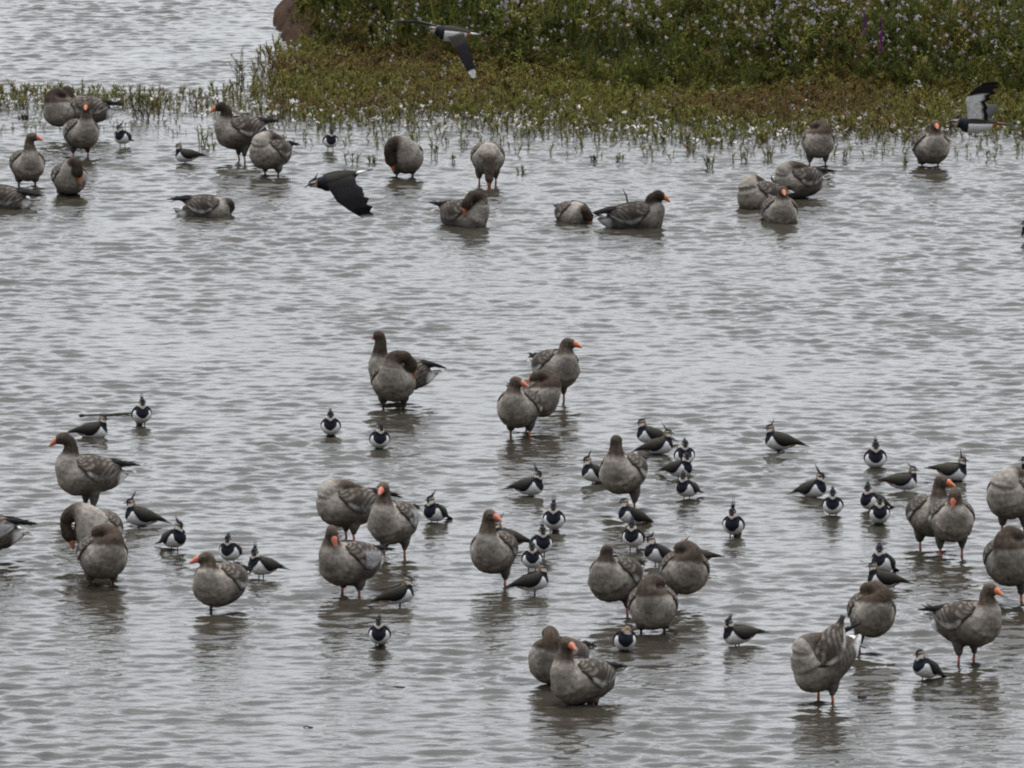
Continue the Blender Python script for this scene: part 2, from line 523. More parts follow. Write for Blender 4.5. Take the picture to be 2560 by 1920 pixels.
# single emergent plants one can tell apart
def water_plant(px, py, h, n, col, label, seed, spread=0.06, g='single plants standing in the open water'):
    p = ground(px, py)
    rr = random.Random(seed)
    T = [plant_template(seed * 10 + i, h * rr.uniform(0.7, 1.0) if i else h, int(12 + h * 30), 0.045 + h * 0.05, 0.010 + h * 0.016, 0, 3, 0.3) for i in range(n)]
    items = []
    for i, t_ in enumerate(T):
        rad = spread * math.sqrt(i / max(1, n)) * 1.3
        an = rr.uniform(0, 6.28)
        items.append((t_, math.cos(an) * rad, math.sin(an) * rad, -0.03, 1, rr.uniform(0, 6.28), vary(col, 0.3), vary(RUST, 0.3), WHITE))
    o = link(bpy.data.objects.new('water_plant', scatter('water_plant', M_LEAF, items)))
    o.location = p
    tag(o, label, 'plant', g)
LG = (0.17, 0.18, 0.075)
water_plant(602, 238, 0.58, 3, (0.12, 0.13, 0.045), 'tallest slender green plant sticking up from the weedy spit left of the island', 1)
water_plant(372, 300, 0.40, 9, (0.10, 0.095, 0.025), 'wide olive and rust clump on the spit behind the upper left geese', 2, 0.14)
water_plant(500, 366, 0.26, 4, LG, 'bushy green plant beside the goose facing left in the upper left', 3, 0.1)
water_plant(524, 372, 0.14, 3, LG, 'small dark weed tuft at the foot of the bushy green plant', 4)
water_plant(552, 350, 0.14, 3, LG, 'short weed between the upper left goose legs and the spit', 5)
water_plant(882, 412, 0.18, 3, LG, 'thin weed in open water left of the hunched brown necked goose', 6)
water_plant(940, 408, 0.13, 4, LG, 'low bushy weed touching the hunched brown necked goose', 7)
water_plant(1078, 392, 0.20, 3, LG, 'upright weed right of the hunched brown necked goose', 8)
water_plant(1130, 404, 0.13, 2, LG, 'small weed midway between the hunched goose and the drinking goose', 9)
water_plant(1305, 432, 0.12, 3, LG, 'small weed tuft right of the drinking goose', 10)
water_plant(1490, 404, 0.11, 4, (0.09, 0.09, 0.06), 'pale weed tuft in the open water above the two floating geese', 11)
water_plant(1545, 404, 0.13, 3, LG, 'weed tuft right of the pale weed tuft above the floating geese', 12)
water_plant(1722, 382, 0.14, 3, LG, 'small green weed near the fringe left of the standing tucked goose', 13)
water_plant(1778, 420, 0.20, 4, LG, 'green weed growing nearest the viewer above the bathing geese', 14)
water_plant(1855, 404, 0.20, 3, LG, 'upright weed just left of the standing tucked goose', 15)
water_plant(1925, 400, 0.22, 4, LG, 'thick weed clump touching the fringe beside the standing tucked goose', 16)
water_plant(2112, 402, 0.18, 2, LG, 'slender weed right of the standing tucked goose', 17)
water_plant(2262, 414, 0.15, 2, LG, 'weed left of the goose under the flying lapwing', 18)
water_plant(2484, 398, 0.16, 2, LG, 'weed below the tail of the flying lapwing at the right', 19)
water_plant(62, 300, 0.10, 6, (0.07, 0.045, 0.03), 'small rounded rust brown tuft in the water at the far left', 20, 0.05)
water_plant(497, 1426, 0.05, 3, LG, 'tiny floating sprig beside the goose with its bill turned left', 21, 0.03, 'tiny bits of weed in the foreground water')

# magenta spires among the tall herbs at the upper right
def spire(px, py, h, label, seed):
    p = ground(px, py)
    z = bank_h(p.x, p.y)
    T = plant_template(seed, h, 16, 0.10, 0.02, 0, 1, 0.05)
    rr = random.Random(seed)
    V = [tuple(v) for v in T[0]]; Fq = [tuple(q) for q in T[1]]; K = list(T[2])
    for k in range(70):
        zz = h * rr.uniform(.80, 1.10); an = rr.uniform(0, 6.28); rad = .022 * (1.15 * h - zz) / (.35 * h)
        c = Vector((T[0][3][0] + math.cos(an) * rad, T[0][3][1] + math.sin(an) * rad, zz)); a = len(V); q = .008
        for v in ((1, 0, 0), (0, 1, 0), (-1, 0, 0), (0, -1, 0), (0, 0, 1), (0, 0, -1)):
            V.append(tuple(c + Vector(v) * q)); K.append(1)
        Fq += [(a, a + 4, a + 2, a + 5), (a + 1, a + 4, a + 3, a + 5), (a, a + 1, a + 2, a + 3)]
    T = (np.array(V), np.array(Fq), np.array(K))
    o = link(bpy.data.objects.new('flower_spike', scatter('flower_spike', M_LEAF, [(T, 0, 0, 0, 1, 0, GREEN, RUST, (.26, .055, .27))])))
    o.location = (p.x, p.y, z - .02)
    tag(o, label, 'flower', 'magenta flower spikes among the bank herbs')
spire(2161, 244, .80, 'leftmost magenta flower spike at the top edge above the right side geese', 901)
spire(2192, 246, .78, 'middle one of the three magenta flower spikes at the top right', 902)
spire(2208, 252, .66, 'lowest magenta flower spike, right of the other two at the top right', 903)

# ------------------------------------------------------------------ loft helpers
def catmull(P, n):
    P = [Vector(p) for p in P]
    Q = [P[0] * 2 - P[1]] + P + [P[-1] * 2 - P[-2]]
    out = []
    for i in range(1, len(Q) - 2):
        p0, p1, p2, p3 = Q[i - 1], Q[i], Q[i + 1], Q[i + 2]
        for k in range(n):
            t = k / n
            out.append(0.5 * ((2 * p1) + (p2 - p0) * t + (2 * p0 - 5 * p1 + 4 * p2 - p3) * t * t + (3 * p1 - p0 - 3 * p2 + p3) * t ** 3))
    out.append(P[-1].copy())
    return out
def loft(C, RW, RH, seg=14, up=Vector((0, 0, 1))):
    """closed tube through centres C; RW radius sideways, RH radius upwards"""
    V, Fq = [], []
    n = len(C)
    for i, c in enumerate(C):
        d = (C[min(i + 1, n - 1)] - C[max(i - 1, 0)]).normalized()
        s = up.cross(d)
        if s.length < 0.05: s = Vector((0, 1, 0))
        s.normalize()
        if i and s.dot(prev) < 0: s = -s
        prev = s
        u = d.cross(s).normalized()
        for k in range(seg):
            a = 2 * math.pi * k / seg
            V.append(c + s * math.cos(a) * RW[i] + u * math.sin(a) * RH[i])
    for i in range(n - 1):
        for k in range(seg):
            k2 = (k + 1) % seg
            Fq.append((i * seg + k, i * seg + k2, (i + 1) * seg + k2, (i + 1) * seg + k))
    for base, flip in ((0, True), ((n - 1) * seg, False)):
        c = len(V)
        V.append(C[0].copy() if flip else C[-1].copy())
        for k in range(seg):
            k2 = (k + 1) % seg
            Fq.append((base + k2, base + k, c, c) if flip else (base + k, base + k2, c, c))
    return V, Fq
def ellipsoid(c, d, rl, rw, rh, n=9, seg=12):
    d = d.normalized()
    C, A, Bq = [], [], []
    for i in range(n):
        t = math.pi * (i + 0.02) / (n - 1 + 0.04)
        C.append(c - d * math.cos(t) * rl)
        A.append(max(0.001, math.sin(t) * rw)); Bq.append(max(0.001, math.sin(t) * rh))
    return loft(C, A, Bq, seg)
def pydata(name, V, Fq, mat=None, smooth=True):
    me = bpy.data.meshes.new(name)
    me.from_pydata([tuple(v) for v in V], [], [tuple(dict.fromkeys(f)) for f in Fq])
    me.update()
    for p in me.polygons: p.use_smooth = smooth
    if mat: me.materials.append(mat)
    return me
def colour(me, fn):
    a = me.color_attributes.get('Col') or me.color_attributes.new('Col', 'FLOAT_COLOR', 'POINT')
    for i, v in enumerate(me.vertices):
        c = fn(v.co)
        a.data[i].color = (c[0], c[1], c[2], 1)
def fuse(name, shapes, voxel, smooth, mat):
    """melt overlapping shapes into ONE continuous skin"""
    V, Fq = [], []
    for v, f in shapes:
        b_ = len(V)
        V += list(v); Fq += [tuple(i + b_ for i in q) for q in f]
    me = pydata('tmp', V, Fq)
    o = bpy.data.objects.new('tmp', me)
    scene.collection.objects.link(o)
    m = o.modifiers.new('r', 'REMESH'); m.mode = 'VOXEL'; m.voxel_size = voxel; m.use_smooth_shade = True
    m = o.modifiers.new('s', 'SMOOTH'); m.factor = 0.5; m.iterations = smooth
    dg = bpy.context.evaluated_depsgraph_get()
    out = bpy.data.meshes.new_from_object(o.evaluated_get(dg))
    out.name = name
    bpy.data.objects.remove(o); bpy.data.meshes.remove(me)
    out.materials.clear(); out.materials.append(mat)
    for p in out.polygons: p.use_smooth = True
    return out
def mix3(a, b_, t):
    t = max(0.0, min(1.0, t))
    return tuple(a[i] + (b_[i] - a[i]) * t for i in range(3))
def sstep(a, b_, x):
    t = max(0.0, min(1.0, (x - a) / (b_ - a)))
    return t * t * (3 - 2 * t)
def near_t(p, pts):
    best = 1e9; bi = 0
    for i, q in enumerate(pts):
        d = (p - q).length_squared
        if d < best: best = d; bi = i
    return math.sqrt(best), bi / max(1, len(pts) - 1)

# ------------------------------------------------------------------ geese
G_ST = [(-.305, .022, .016, .035), (-.27, .062, .048, .028), (-.21, .108, .092, .014), (-.13, .150, .132, .003), (-.04, .176, .154, 0),
        (.05, .184, .164, -.004), (.12, .172, .160, -.004), (.18, .142, .138, 0), (.225, .094, .098, .006), (.25, .044, .05, .01), (.258, .006, .008, .012)]
def g_rad(x):
    xs_ = [s[0] for s in G_ST]
    return [float(np.interp(x, xs_, [s[k] for s in G_ST])) for k in (1, 2, 3)]
def neck_path(pose, s, ha, nk):
    """points of the neck and head in the body frame, relative to the trunk centre; ends with head centre and head direction"""
    ca, sa = math.cos(ha), math.sin(ha)
    if pose == 'up':
        k = nk
        P = [(.13, 0, .02), (.185, 0, .09), (.185, 0, .09 + .075 * k), (.172, 0, .09 + .145 * k), (.178 + .012 * ca, .012 * sa, .09 + .20 * k)]
        return P, Vector((ca, sa, -.10))
    if pose == 'nod':
        k = nk
        P = [(.13, 0, .02), (.19, 0, .09), (.195, 0, .09 + .07 * k), (.195, 0, .09 + .13 * k), (.205 + .015 * ca, .02 * sa, .09 + .18 * k)]
        return P, Vector((ca, sa, -.95))
    if pose == 'reach':
        k = nk
        P = [(.12, 0, .02), (.175, 0, .09), (.155, 0, .10 + .07 * k), (.155, 0, .09 + .15 * k), (.205, .01 * sa, .09 + .195 * k)]
        return P, Vector((ca, sa, -.38))
    if pose == 'tuck':
        P = [(.12, 0, .03), (.185, -s * .035, .10), (.178, -s * .055, .165), (.135, -s * .015, .212), (.085, s * .035, .198)]
        return P, Vector((-.75, s * .42, -.5))
    if pose == 'side':
        P = [(.12, 0, .02), (.175, -s * .03, .12), (.175, -s * .01, .205), (.165, s * .07, .225), (.15, s * .13, .17)]
        return P, Vector((-.05, s * .35, -1))
    if pose == 'arc':
        P = [(.11, s * .02, .05), (.14, s * .08, .135), (.15, s * .165, .16), (.155, s * .225, .09), (.15, s * .215, .0)]
        return P, Vector((0.0, -s * .55, -1))
    if pose == 'down':
        P = [(.12, 0, .02), (.22, 0, .08), (.30, 0, .03), (.325, 0, -.06), (.33, 0, -.15)]
        return P, Vector((.12, 0, -1))
    if pose == 'breast':
        P = [(.12, 0, .02), (.18, -s * .02, .11), (.215, -s * .01, .18), (.27, s * .02, .185), (.29, s * .03, .11)]
        return P, Vector((-.12, s * .08, -1))
    if pose == 'back':
        P = [(.12, 0, .03), (.165, 0, .11), (.115, s * .02, .165), (.03, s * .045, .17), (-.05, s * .055, .14)]
        return P, Vector((-.6, s * .05, -.8))
    if pose == 'rest':
        P = [(.11, 0, .0), (.17, 0, .045), (.215, s * .01, .085), (.245, s * .02, .085), (.255, s * .03, .055)]
        return P, Vector((-.25, s * .5, -.9))
    if pose == 'low':
        P = [(.12, 0, .0), (.19, 0, .04), (.235, s * .03, .075), (.265, s * .06, .06), (.275, s * .08, .03)]
        return P, Vector((.1, s * .25, -1))
    raise ValueError(pose)
PAL = dict(breast=(.285, .248, .208), flank=(.125, .110, .095), belly=(.132, .117, .102), neck=(.088, .064, .048), head=(.105, .080, .061),
           vent=(.86, .85, .84), wing=(.068, .055, .045), edge=(.23, .20, .17), black=(.018, .016, .017), pale=(.36, .36, .37))
def goose(px, py, yaw, pose='up', hyaw=None, hb=.10, legs=2, s=1, nk=1.0, pitch=4, size=1.0, lift=0, wing_up=0, rump=0,
          pale=0, neckdark=0, feather=0, legx=0.0, dark=1.0, label=''):
    rnd = random.Random(int(px * 7 + py))
    root = link(bpy.data.objects.new('goose', None))
    root.empty_display_size = 0.1
    root.location = ground(px, py)
    root.rotation_euler = (0, 0, R(yaw - 90 + math.degrees(math.atan2(-root.location.x, root.location.y)) * 0))
    root.scale = (size * rnd.uniform(.975, 1.035),) * 3
    tag(root, label, 'goose', 'grey geese wading and floating in the lagoon')
    zc = hb + .158
    ha = R(((hyaw if hyaw is not None else yaw) - yaw))
    P, hd = neck_path(pose, s, ha, nk)
    P = [Vector(p) + Vector((0, 0, zc)) for p in P]
    hd = hd.normalized()
    pm = Matrix.Rotation(-R(pitch), 4, 'Y')
    def pt(v):                                   # pitch the trunk about its centre
        w = pm @ (Vector(v) - Vector((0, 0, zc)))
        return w + Vector((0, 0, zc))
    gir = rnd.uniform(.91, 1.01)
    C = [pt((x, 0, zc + cz)) for x, a, b_, cz in G_ST]
    shapes = [loft(C, [q[1] * gir for q in G_ST], [q[2] for q in G_ST], 20)]
    N_ = catmull(P, 5)
    nn = len(N_)
    NR = []
    for i in range(nn):
        t = i / (nn - 1)
        NR.append(.105 * (1 - t) ** 2.3 + .0455 + .010 * (1 - t))
    shapes.append(loft(N_, NR, NR, 14))
    hc = P[-1] + hd * .012
    shapes.append(ellipsoid(hc, hd, .064, .0475, .051))
    shapes.append(ellipsoid(hc + hd * .036 - Vector((0, 0, .005)), hd, .042, .031, .033))
    # under tail coverts
    shapes.append(loft([pt((-.16, 0, zc - .045)), pt((-.24, 0, zc - .02)), pt((-.31, 0, zc + .015)), pt((-.35, 0, zc + .03))],
                       [.095, .075, .045, .012], [.075, .055, .03, .01], 12))
    lx = -.01 + legx
    feet = []
    if legs:
        for sy in ((1, -1) if legs == 2 else (s,)):
            y = sy * .085
            shapes.append(loft([Vector((lx - .02, y * .85, zc - .06)), Vector((lx, y, hb + .0)), Vector((lx + .005, y, max(.018, hb * .42)))],
                               [.064, .043, .020], [.064, .043, .020], 10))
            feet.append(y)
    body_me = fuse('body', shapes, .0105, 5, M_GOOSE)
    norms = [v_.normal.copy() for v_ in body_me.vertices]
    for v_, nn_ in zip(body_me.vertices, norms):
        n_v = v_.co + Vector((px * .1, py * .1, 0))
        v_.co += nn_ * (.007 * noise.noise(n_v * 9) + .0035 * noise.noise(n_v * 30))
    dk = 1 - .42 * neckdark
    bv = rnd.uniform(.84, 1.12) * dark
    def col(p):
        d, t = near_t(p, N_)
        q = pm.inverted() @ (p - Vector((0, 0, zc)))
        # trunk plumage, plus painted top light on the upper breast
        c = mix3(PAL['belly'], PAL['breast'], sstep(-.02, .16, q.x + q.z * .5))
        c = mix3(c, (.335, .300, .262), sstep(.10, .17, q.x + .5 * q.z) * sstep(-.06, .06, q.z))  # upper front breast lightened in the colour, as if lit from above
        bars = .5 + .5 * math.sin((q.x * 1.0 + q.z * .35) * 2 * math.pi / .042 + 5 * noise.noise(p * 14))
        fl = sstep(.09, -.06, q.x) * sstep(-.13, -.02, q.z)
        c = mix3(c, mix3(tuple(k_ * .85 for k_ in PAL['flank']), PAL['edge'], .5 * bars), fl)
        blot = noise.noise(p * 22 + Vector((px, 0, 0)))
        if q.z < -.02: c = mix3(c, PAL['flank'], .55 * sstep(.0, .4, blot) + .15)
        if q.z > .05 and q.x < .1: c = mix3(c, PAL['wing'], .75)
        if pose == 'tuck' or (pose == 'zz'): c = mix3(c, tuple(v_ * .8 for v_ in PAL['neck']), sstep(.082, .112, q.z) * sstep(-.02, .04, q.x))
        vent = sstep(-.20, -.25, q.x + .35 * max(0, q.z)) * sstep(.05, .01, q.z)
        c = mix3(c, PAL['vent'], vent)
        if q.x < -.26 and q.z > .05: c = PAL['vent']
        # neck and head
        cn_ = mix3(PAL['neck'], PAL['head'], t)
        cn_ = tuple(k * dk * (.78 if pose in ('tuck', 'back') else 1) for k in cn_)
        hd_ = (p - hc).length
        near_d, far_d = (.052, .078) if pose == 'back' else (.07, .10)
        k = sstep(.36 if pose not in ('tuck', 'back', 'arc', 'side') else .22, .58 if pose not in ('tuck', 'back', 'arc', 'side') else .42, t) * sstep(far_d, near_d, d)
        if hd_ < .075: k = 1
        c = mix3(c, cn_, k)
        c = tuple(v_ * (1 + .30 * noise.noise(p * 11 + Vector((py, 0, 0))) + .22 * noise.noise(Vector((q.x * 18, q.y * 40, q.z * 40)))) for v_ in c)
        groove = 1 + .14 * math.sin(math.atan2(p.y - N_[int(t * (nn - 1))].y, p.x - N_[int(t * (nn - 1))].x) * 9) * k
        return tuple(v_ * groove * bv for v_ in c)
    colour(body_me, col)
    body = link(bpy.data.objects.new('body', body_me), root)
    # bill
    sidev = Vector((0, 0, 1)).cross(hd)
    if sidev.length < .2: sidev = Vector((0, 1, 0))
    sidev.normalize()
    upv = hd.cross(sidev) * -1 if hd.cross(sidev).z < 0 else hd.cross(sidev)
    b0 = hc + hd * .052
    BC = [b0 - hd * .010, b0 + hd * .010 - upv * .001, b0 + hd * .036 - upv * .009, b0 + hd * .058 - upv * .016, b0 + hd * .071 - upv * .021]
    V, Fq = loft(BC, [.024, .0245, .0185, .015, .006], [.028, .0275, .018, .012, .005], 10)
    me = pydata('bill', V, Fq, M_BARE)
    tip = BC[-1]
    orange = (.58, .155, .045) if rnd.random() < .6 else (.56, .17, .10)
    colour(me, lambda p: mix3((.75, .48, .40), orange, sstep(.008, .024, (p - tip).length)))
    link(bpy.data.objects.new('bill', me), root)
    for sy in (1, -1):
        ec = hc + hd * .024 + upv * .016 + sidev * sy * .040
        V, Fq = ellipsoid(ec, hd, .0075, .006, .0075, 6, 8)
        link(bpy.data.objects.new('eye', pydata('eye', V, Fq, M_EYE)), root)
    # folded wings
    for sy in (1, -1):
        V, Fq = [], []
        nu, nv = 16, 9
        xs_ = [ .145 - .43 * (i / nu) for i in range(nu + 1)]
        lf_ = R(lift) if sy == s or not wing_up else R(lift)
        UV = []
        for lay in (1, 0):
            for i, x in enumerate(xs_):
                u = i / nu
                ry, rz, cz = g_rad(max(x, -.235))
                shrink = 1.0
                top = math.radians(60 + 22 * math.sin(math.pi * min(1, u * 1.2)))
                bot = math.radians(48 - 62 * math.sin(math.pi * min(1.0, u * .95 + .05)) ** .8) if u < .97 else math.radians(35)
                for j in range(nv + 1):
                    v = j / nv
                    a = bot + (top - bot) * v
                    th = (.006 + .016 * math.sin(math.pi * v) * math.sin(math.pi * min(1, u + .08))) * lay
                    yy = (ry * gir + th + .001) * math.cos(a)
                    zz = (rz + th + .001) * math.sin(a)
                    p = pt((x, sy * yy, zc + cz + zz + (0.02 * u * u)))
                    V.append(p); UV.append((u, v))
        m_ = (nu + 1) * (nv + 1)
        def id_(l, i, j): return l * m_ + i * (nv + 1) + j
        for i in range(nu):
            for j in range(nv):
                q0 = (id_(0, i, j), id_(0, i + 1, j), id_(0, i + 1, j + 1), id_(0, i, j + 1))
                q1 = (id_(1, i, j), id_(1, i, j + 1), id_(1, i + 1, j + 1), id_(1, i + 1, j))
                Fq += [q0, q1]
        for i in range(nu):
            Fq += [(id_(0, i, 0), id_(1, i, 0), id_(1, i + 1, 0), id_(0, i + 1, 0)), (id_(0, i, nv), id_(0, i + 1, nv), id_(1, i + 1, nv), id_(1, i, nv))]
        for j in range(nv):
            Fq += [(id_(0, 0, j), id_(0, 0, j + 1), id_(1, 0, j + 1), id_(1, 0, j)), (id_(0, nu, j), id_(1, nu, j), id_(1, nu, j + 1), id_(0, nu, j + 1))]
        if (lift or wing_up) and (sy == s or lift > 0 and not wing_up):
            hinge = pt((.12, sy * .12, zc + .06))
            rot = Matrix.Rotation(-R(wing_up or lift) * 1.0, 4, 'Y') if False else Matrix.Rotation(R(wing_up or lift), 4, 'Y')
            rot2 = Matrix.Rotation(-sy * R((wing_up or lift) * .35), 4, 'Z')
            V = [(rot2 @ rot @ (p - hinge)) + hinge for p in V]
            tf = lambda p: (rot2 @ rot @ (p - hinge)) + hinge
        else:
            tf = lambda p: p
        me = pydata('wing', V, Fq, M_GWING)
        a_ = me.color_attributes.new('Col', 'FLOAT_COLOR', 'POINT')
        for i, (u, v) in enumerate(UV):
            row = u * 9 + .35 * math.sin(v * 26)
            fr = row - math.floor(row)
            c = mix3(tuple(k_ * .82 for k_ in PAL['wing']), PAL['edge'], .95 * sstep(.58, .92, fr))
            if pale and v < .5 and u > .25: c = mix3(c, PAL['pale'], .8)
            if v < .2 and u > .18 and u < .85: c = mix3(c, (.62, .60, .57), .25 + .75 * sstep(-.05, .25, noise.noise(Vector((u * 7 + px, v * 5, sy)))))
            if u > .86: c = mix3(c, PAL['black'], .8)
            a_.data[i].color = (*[k * bv for k in c], 1)
        wing = link(bpy.data.objects.new('wing', me), root)
        if wing_up and sy == s: continue
        PC = [tf(pt((-.14, sy * .085, zc + .10))), tf(pt((-.23, sy * .062, zc + .105))), tf(pt((-.32, sy * .042, zc + .095 + .0))), tf(pt((-.40 - rnd.uniform(0, .03), sy * .03, zc + .075 + rnd.uniform(-.01, .02))))]
        V, Fq = loft(PC, [.020, .022, .016, .003], [.030, .026, .015, .004], 8)
        for q_ in range(3):
            ax = PC[1].lerp(PC[2], rnd.random())
            dv = (PC[3] - PC[1]).normalized() * rnd.uniform(.07, .13) + Vector((0, sy * rnd.uniform(-.01, .03), rnd.uniform(-.035, .045)))
            v2, f2 = loft([ax, ax + dv * .6, ax + dv], [.010, .009, .001], [.005, .004, .001], 6)
            b_ = len(V); V += v2; Fq += [tuple(i_ + b_ for i_ in q) for q in f2]
        me = pydata('primary_feathers', V, Fq, M_GWING)
        colour(me, lambda p: PAL['black'])
        link(bpy.data.objects.new('primary_feathers', me), wing)
    # tail
    V, Fq = [], []
    for lay, dz in ((0, .006), (1, -.006)):
        for i in range(5):
            u = i / 4
            for j in range(7):
                v = j / 6 * 2 - 1
                x = -.25 - .145 * u + .018 * abs(v) * u
                w = .035 + .038 * u
                V.append(pt((x, v * w, zc + .038 + .025 * u + dz * (1 - .7 * u) - .012 * v * v + math.tan(R(rump)) * .14 * u)))
    for i in range(4):
        for j in range(6):
            a = i * 7 + j
            Fq += [(a, a + 7, a + 8, a + 1), (35 + a, 36 + a, 43 + a, 42 + a)]
    for i in range(4):
        Fq += [(i * 7, 35 + i * 7, 42 + i * 7, 7 + i * 7), (i * 7 + 6, 13 + i * 7, 48 + i * 7, 41 + i * 7)]
    for j in range(6):
        Fq += [(28 + j, 63 + j, 64 + j, 29 + j)]
    me = pydata('tail', V, Fq, M_GWING)
    a_ = me.color_attributes.new('Col', 'FLOAT_COLOR', 'POINT')
    for k in range(70):
        i, j = (k % 35) // 7, k % 7
        c = (.62, .61, .6) if (i == 4 or j in (0, 6)) else (.07, .06, .055)
        a_.data[k].color = (*c, 1)
    link(bpy.data.objects.new('tail', me), root)
    # legs
    lc = (.62, .20, .15) if rnd.random() < .6 else (.66, .22, .09)
    for y in feet:
        lean = rnd.uniform(-.012, .012)
        V, Fq = loft([Vector((lx, y, hb + .01)), Vector((lx + .006, y, max(.02, hb * .45))), Vector((lx + .004 + lean * .5, y, .03)), Vector((lx + lean, y, -.03)), Vector((lx + lean, y, -.09))],
                     [.012, .0105, .0095, .0125, .012], [.012, .0105, .0095, .0125, .012], 8)
        me = pydata('leg', V, Fq, M_BARE)
        colour(me, lambda p: lc)
        link(bpy.data.objects.new('leg', me), root)
    if feather:
        base = pt((.02 - .08 * abs(feather), .04, zc + .14))
        tipv = base + Vector((-.05 * (1 if feather > 0 else -1), 0, .15 if abs(feather) == 1 else .08))
        V, Fq = loft([base, base.lerp(tipv, .5) + Vector((.012, 0, 0)), tipv], [.013, .014, .003], [.008, .008, .002], 8)
        me = pydata('raised_feather', V, Fq, M_GWING); colour(me, lambda p: (.07, .055, .045))
        link(bpy.data.objects.new('raised_feather', me), root)
    return root

# ------------------------------------------------------------------ lapwings
L_ST = [(-.150, .012, .010, .012), (-.12, .036, .030, .010), (-.07, .062, .054, .004), (-.01, .075, .065, 0), (.035, .076, .068, 0),
        (.065, .064, .060, .003), (.087, .038, .038, .008), (.098, .006, .006, .010)]
def l_rad(x):
    xs_ = [s[0] for s in L_ST]
    return [float(np.interp(x, xs_, [s[k] for s in L_ST])) for k in (1, 2, 3)]
LP = dict(white=(.80, .79, .77), black=(.014, .015, .024), buff=(.46, .31, .17), nape=(.20, .145, .10), back=(.032, .028, .021),
          rufous=(.42, .17, .06), dark=(.018, .017, .018))
def lapwing_head(hc, hd, root, crest=1.0, crest_tilt=0, s=1.0):
    sidev = Vector((0, 0, 1)).cross(hd).normalized(); upv = hd.cross(sidev)
    if upv.z < 0: upv = -upv
    b0 = hc + hd * .026
    V, Fq = loft([b0 - hd * .006, b0 + hd * .012 - upv * .001, b0 + hd * .032 - upv * .006], [.006, .004, .0012], [.007, .0045, .0012], 8)
    me = pydata('bill', V, Fq, M_BARE); colour(me, lambda p: (.02, .018, .018))
    link(bpy.data.objects.new('bill', me), root)
    for sy in (1, -1):
        V, Fq = ellipsoid(hc + hd * .012 + upv * .006 + sidev * sy * .0265, hd, .0045, .0035, .0045, 6, 8)
        link(bpy.data.objects.new('eye', pydata('eye', V, Fq, M_EYE)), root)
    VV, FF = [], []
    for k in range(4):
        f = (k - 1.5) * .004
        ln = crest * (.052 if k in (1, 2) else .032)
        c0 = hc - hd * .010 + upv * .020 + sidev * f
        tilt = crest_tilt
        d = (-hd * (.75 - tilt) + upv * (.55 + tilt)).normalized()
        d = (d + sidev * (k - 1.5) * .16).normalized()
        V, Fq = loft([c0, c0 + d * ln * .5 , c0 + d * ln + upv * ln * .30], [.0075, .0030, .0009], [.0065, .0030, .0009], 6)
        b_ = len(VV); VV += V; FF += [tuple(i + b_ for i in q) for q in Fq]
    me = pydata('crest', VV, FF, M_LAP); colour(me, lambda p: LP['black'])
    link(bpy.data.objects.new('crest', me), root)
def head_colour(p, hc, hd, side, up):
    q = p - hc
    f, h, w = q.dot(hd), q.dot(up), abs(q.dot(side))
    if h > .012 + .25 * max(0, -f) - .35 * max(0, f - .01): return LP['black']
    if f > .014 and w < .014: return mix3(LP['black'], LP['buff'], .15)
    if h > -.006 and h < .004 and f > -.012: return (.06, .045, .035)
    if h < -.012 and f > 0: return mix3(LP['white'], LP['buff'], .3)
    if f < -.012: return mix3(LP['nape'], LP['buff'], .2)
    return mix3(LP['buff'], LP['white'], .45)
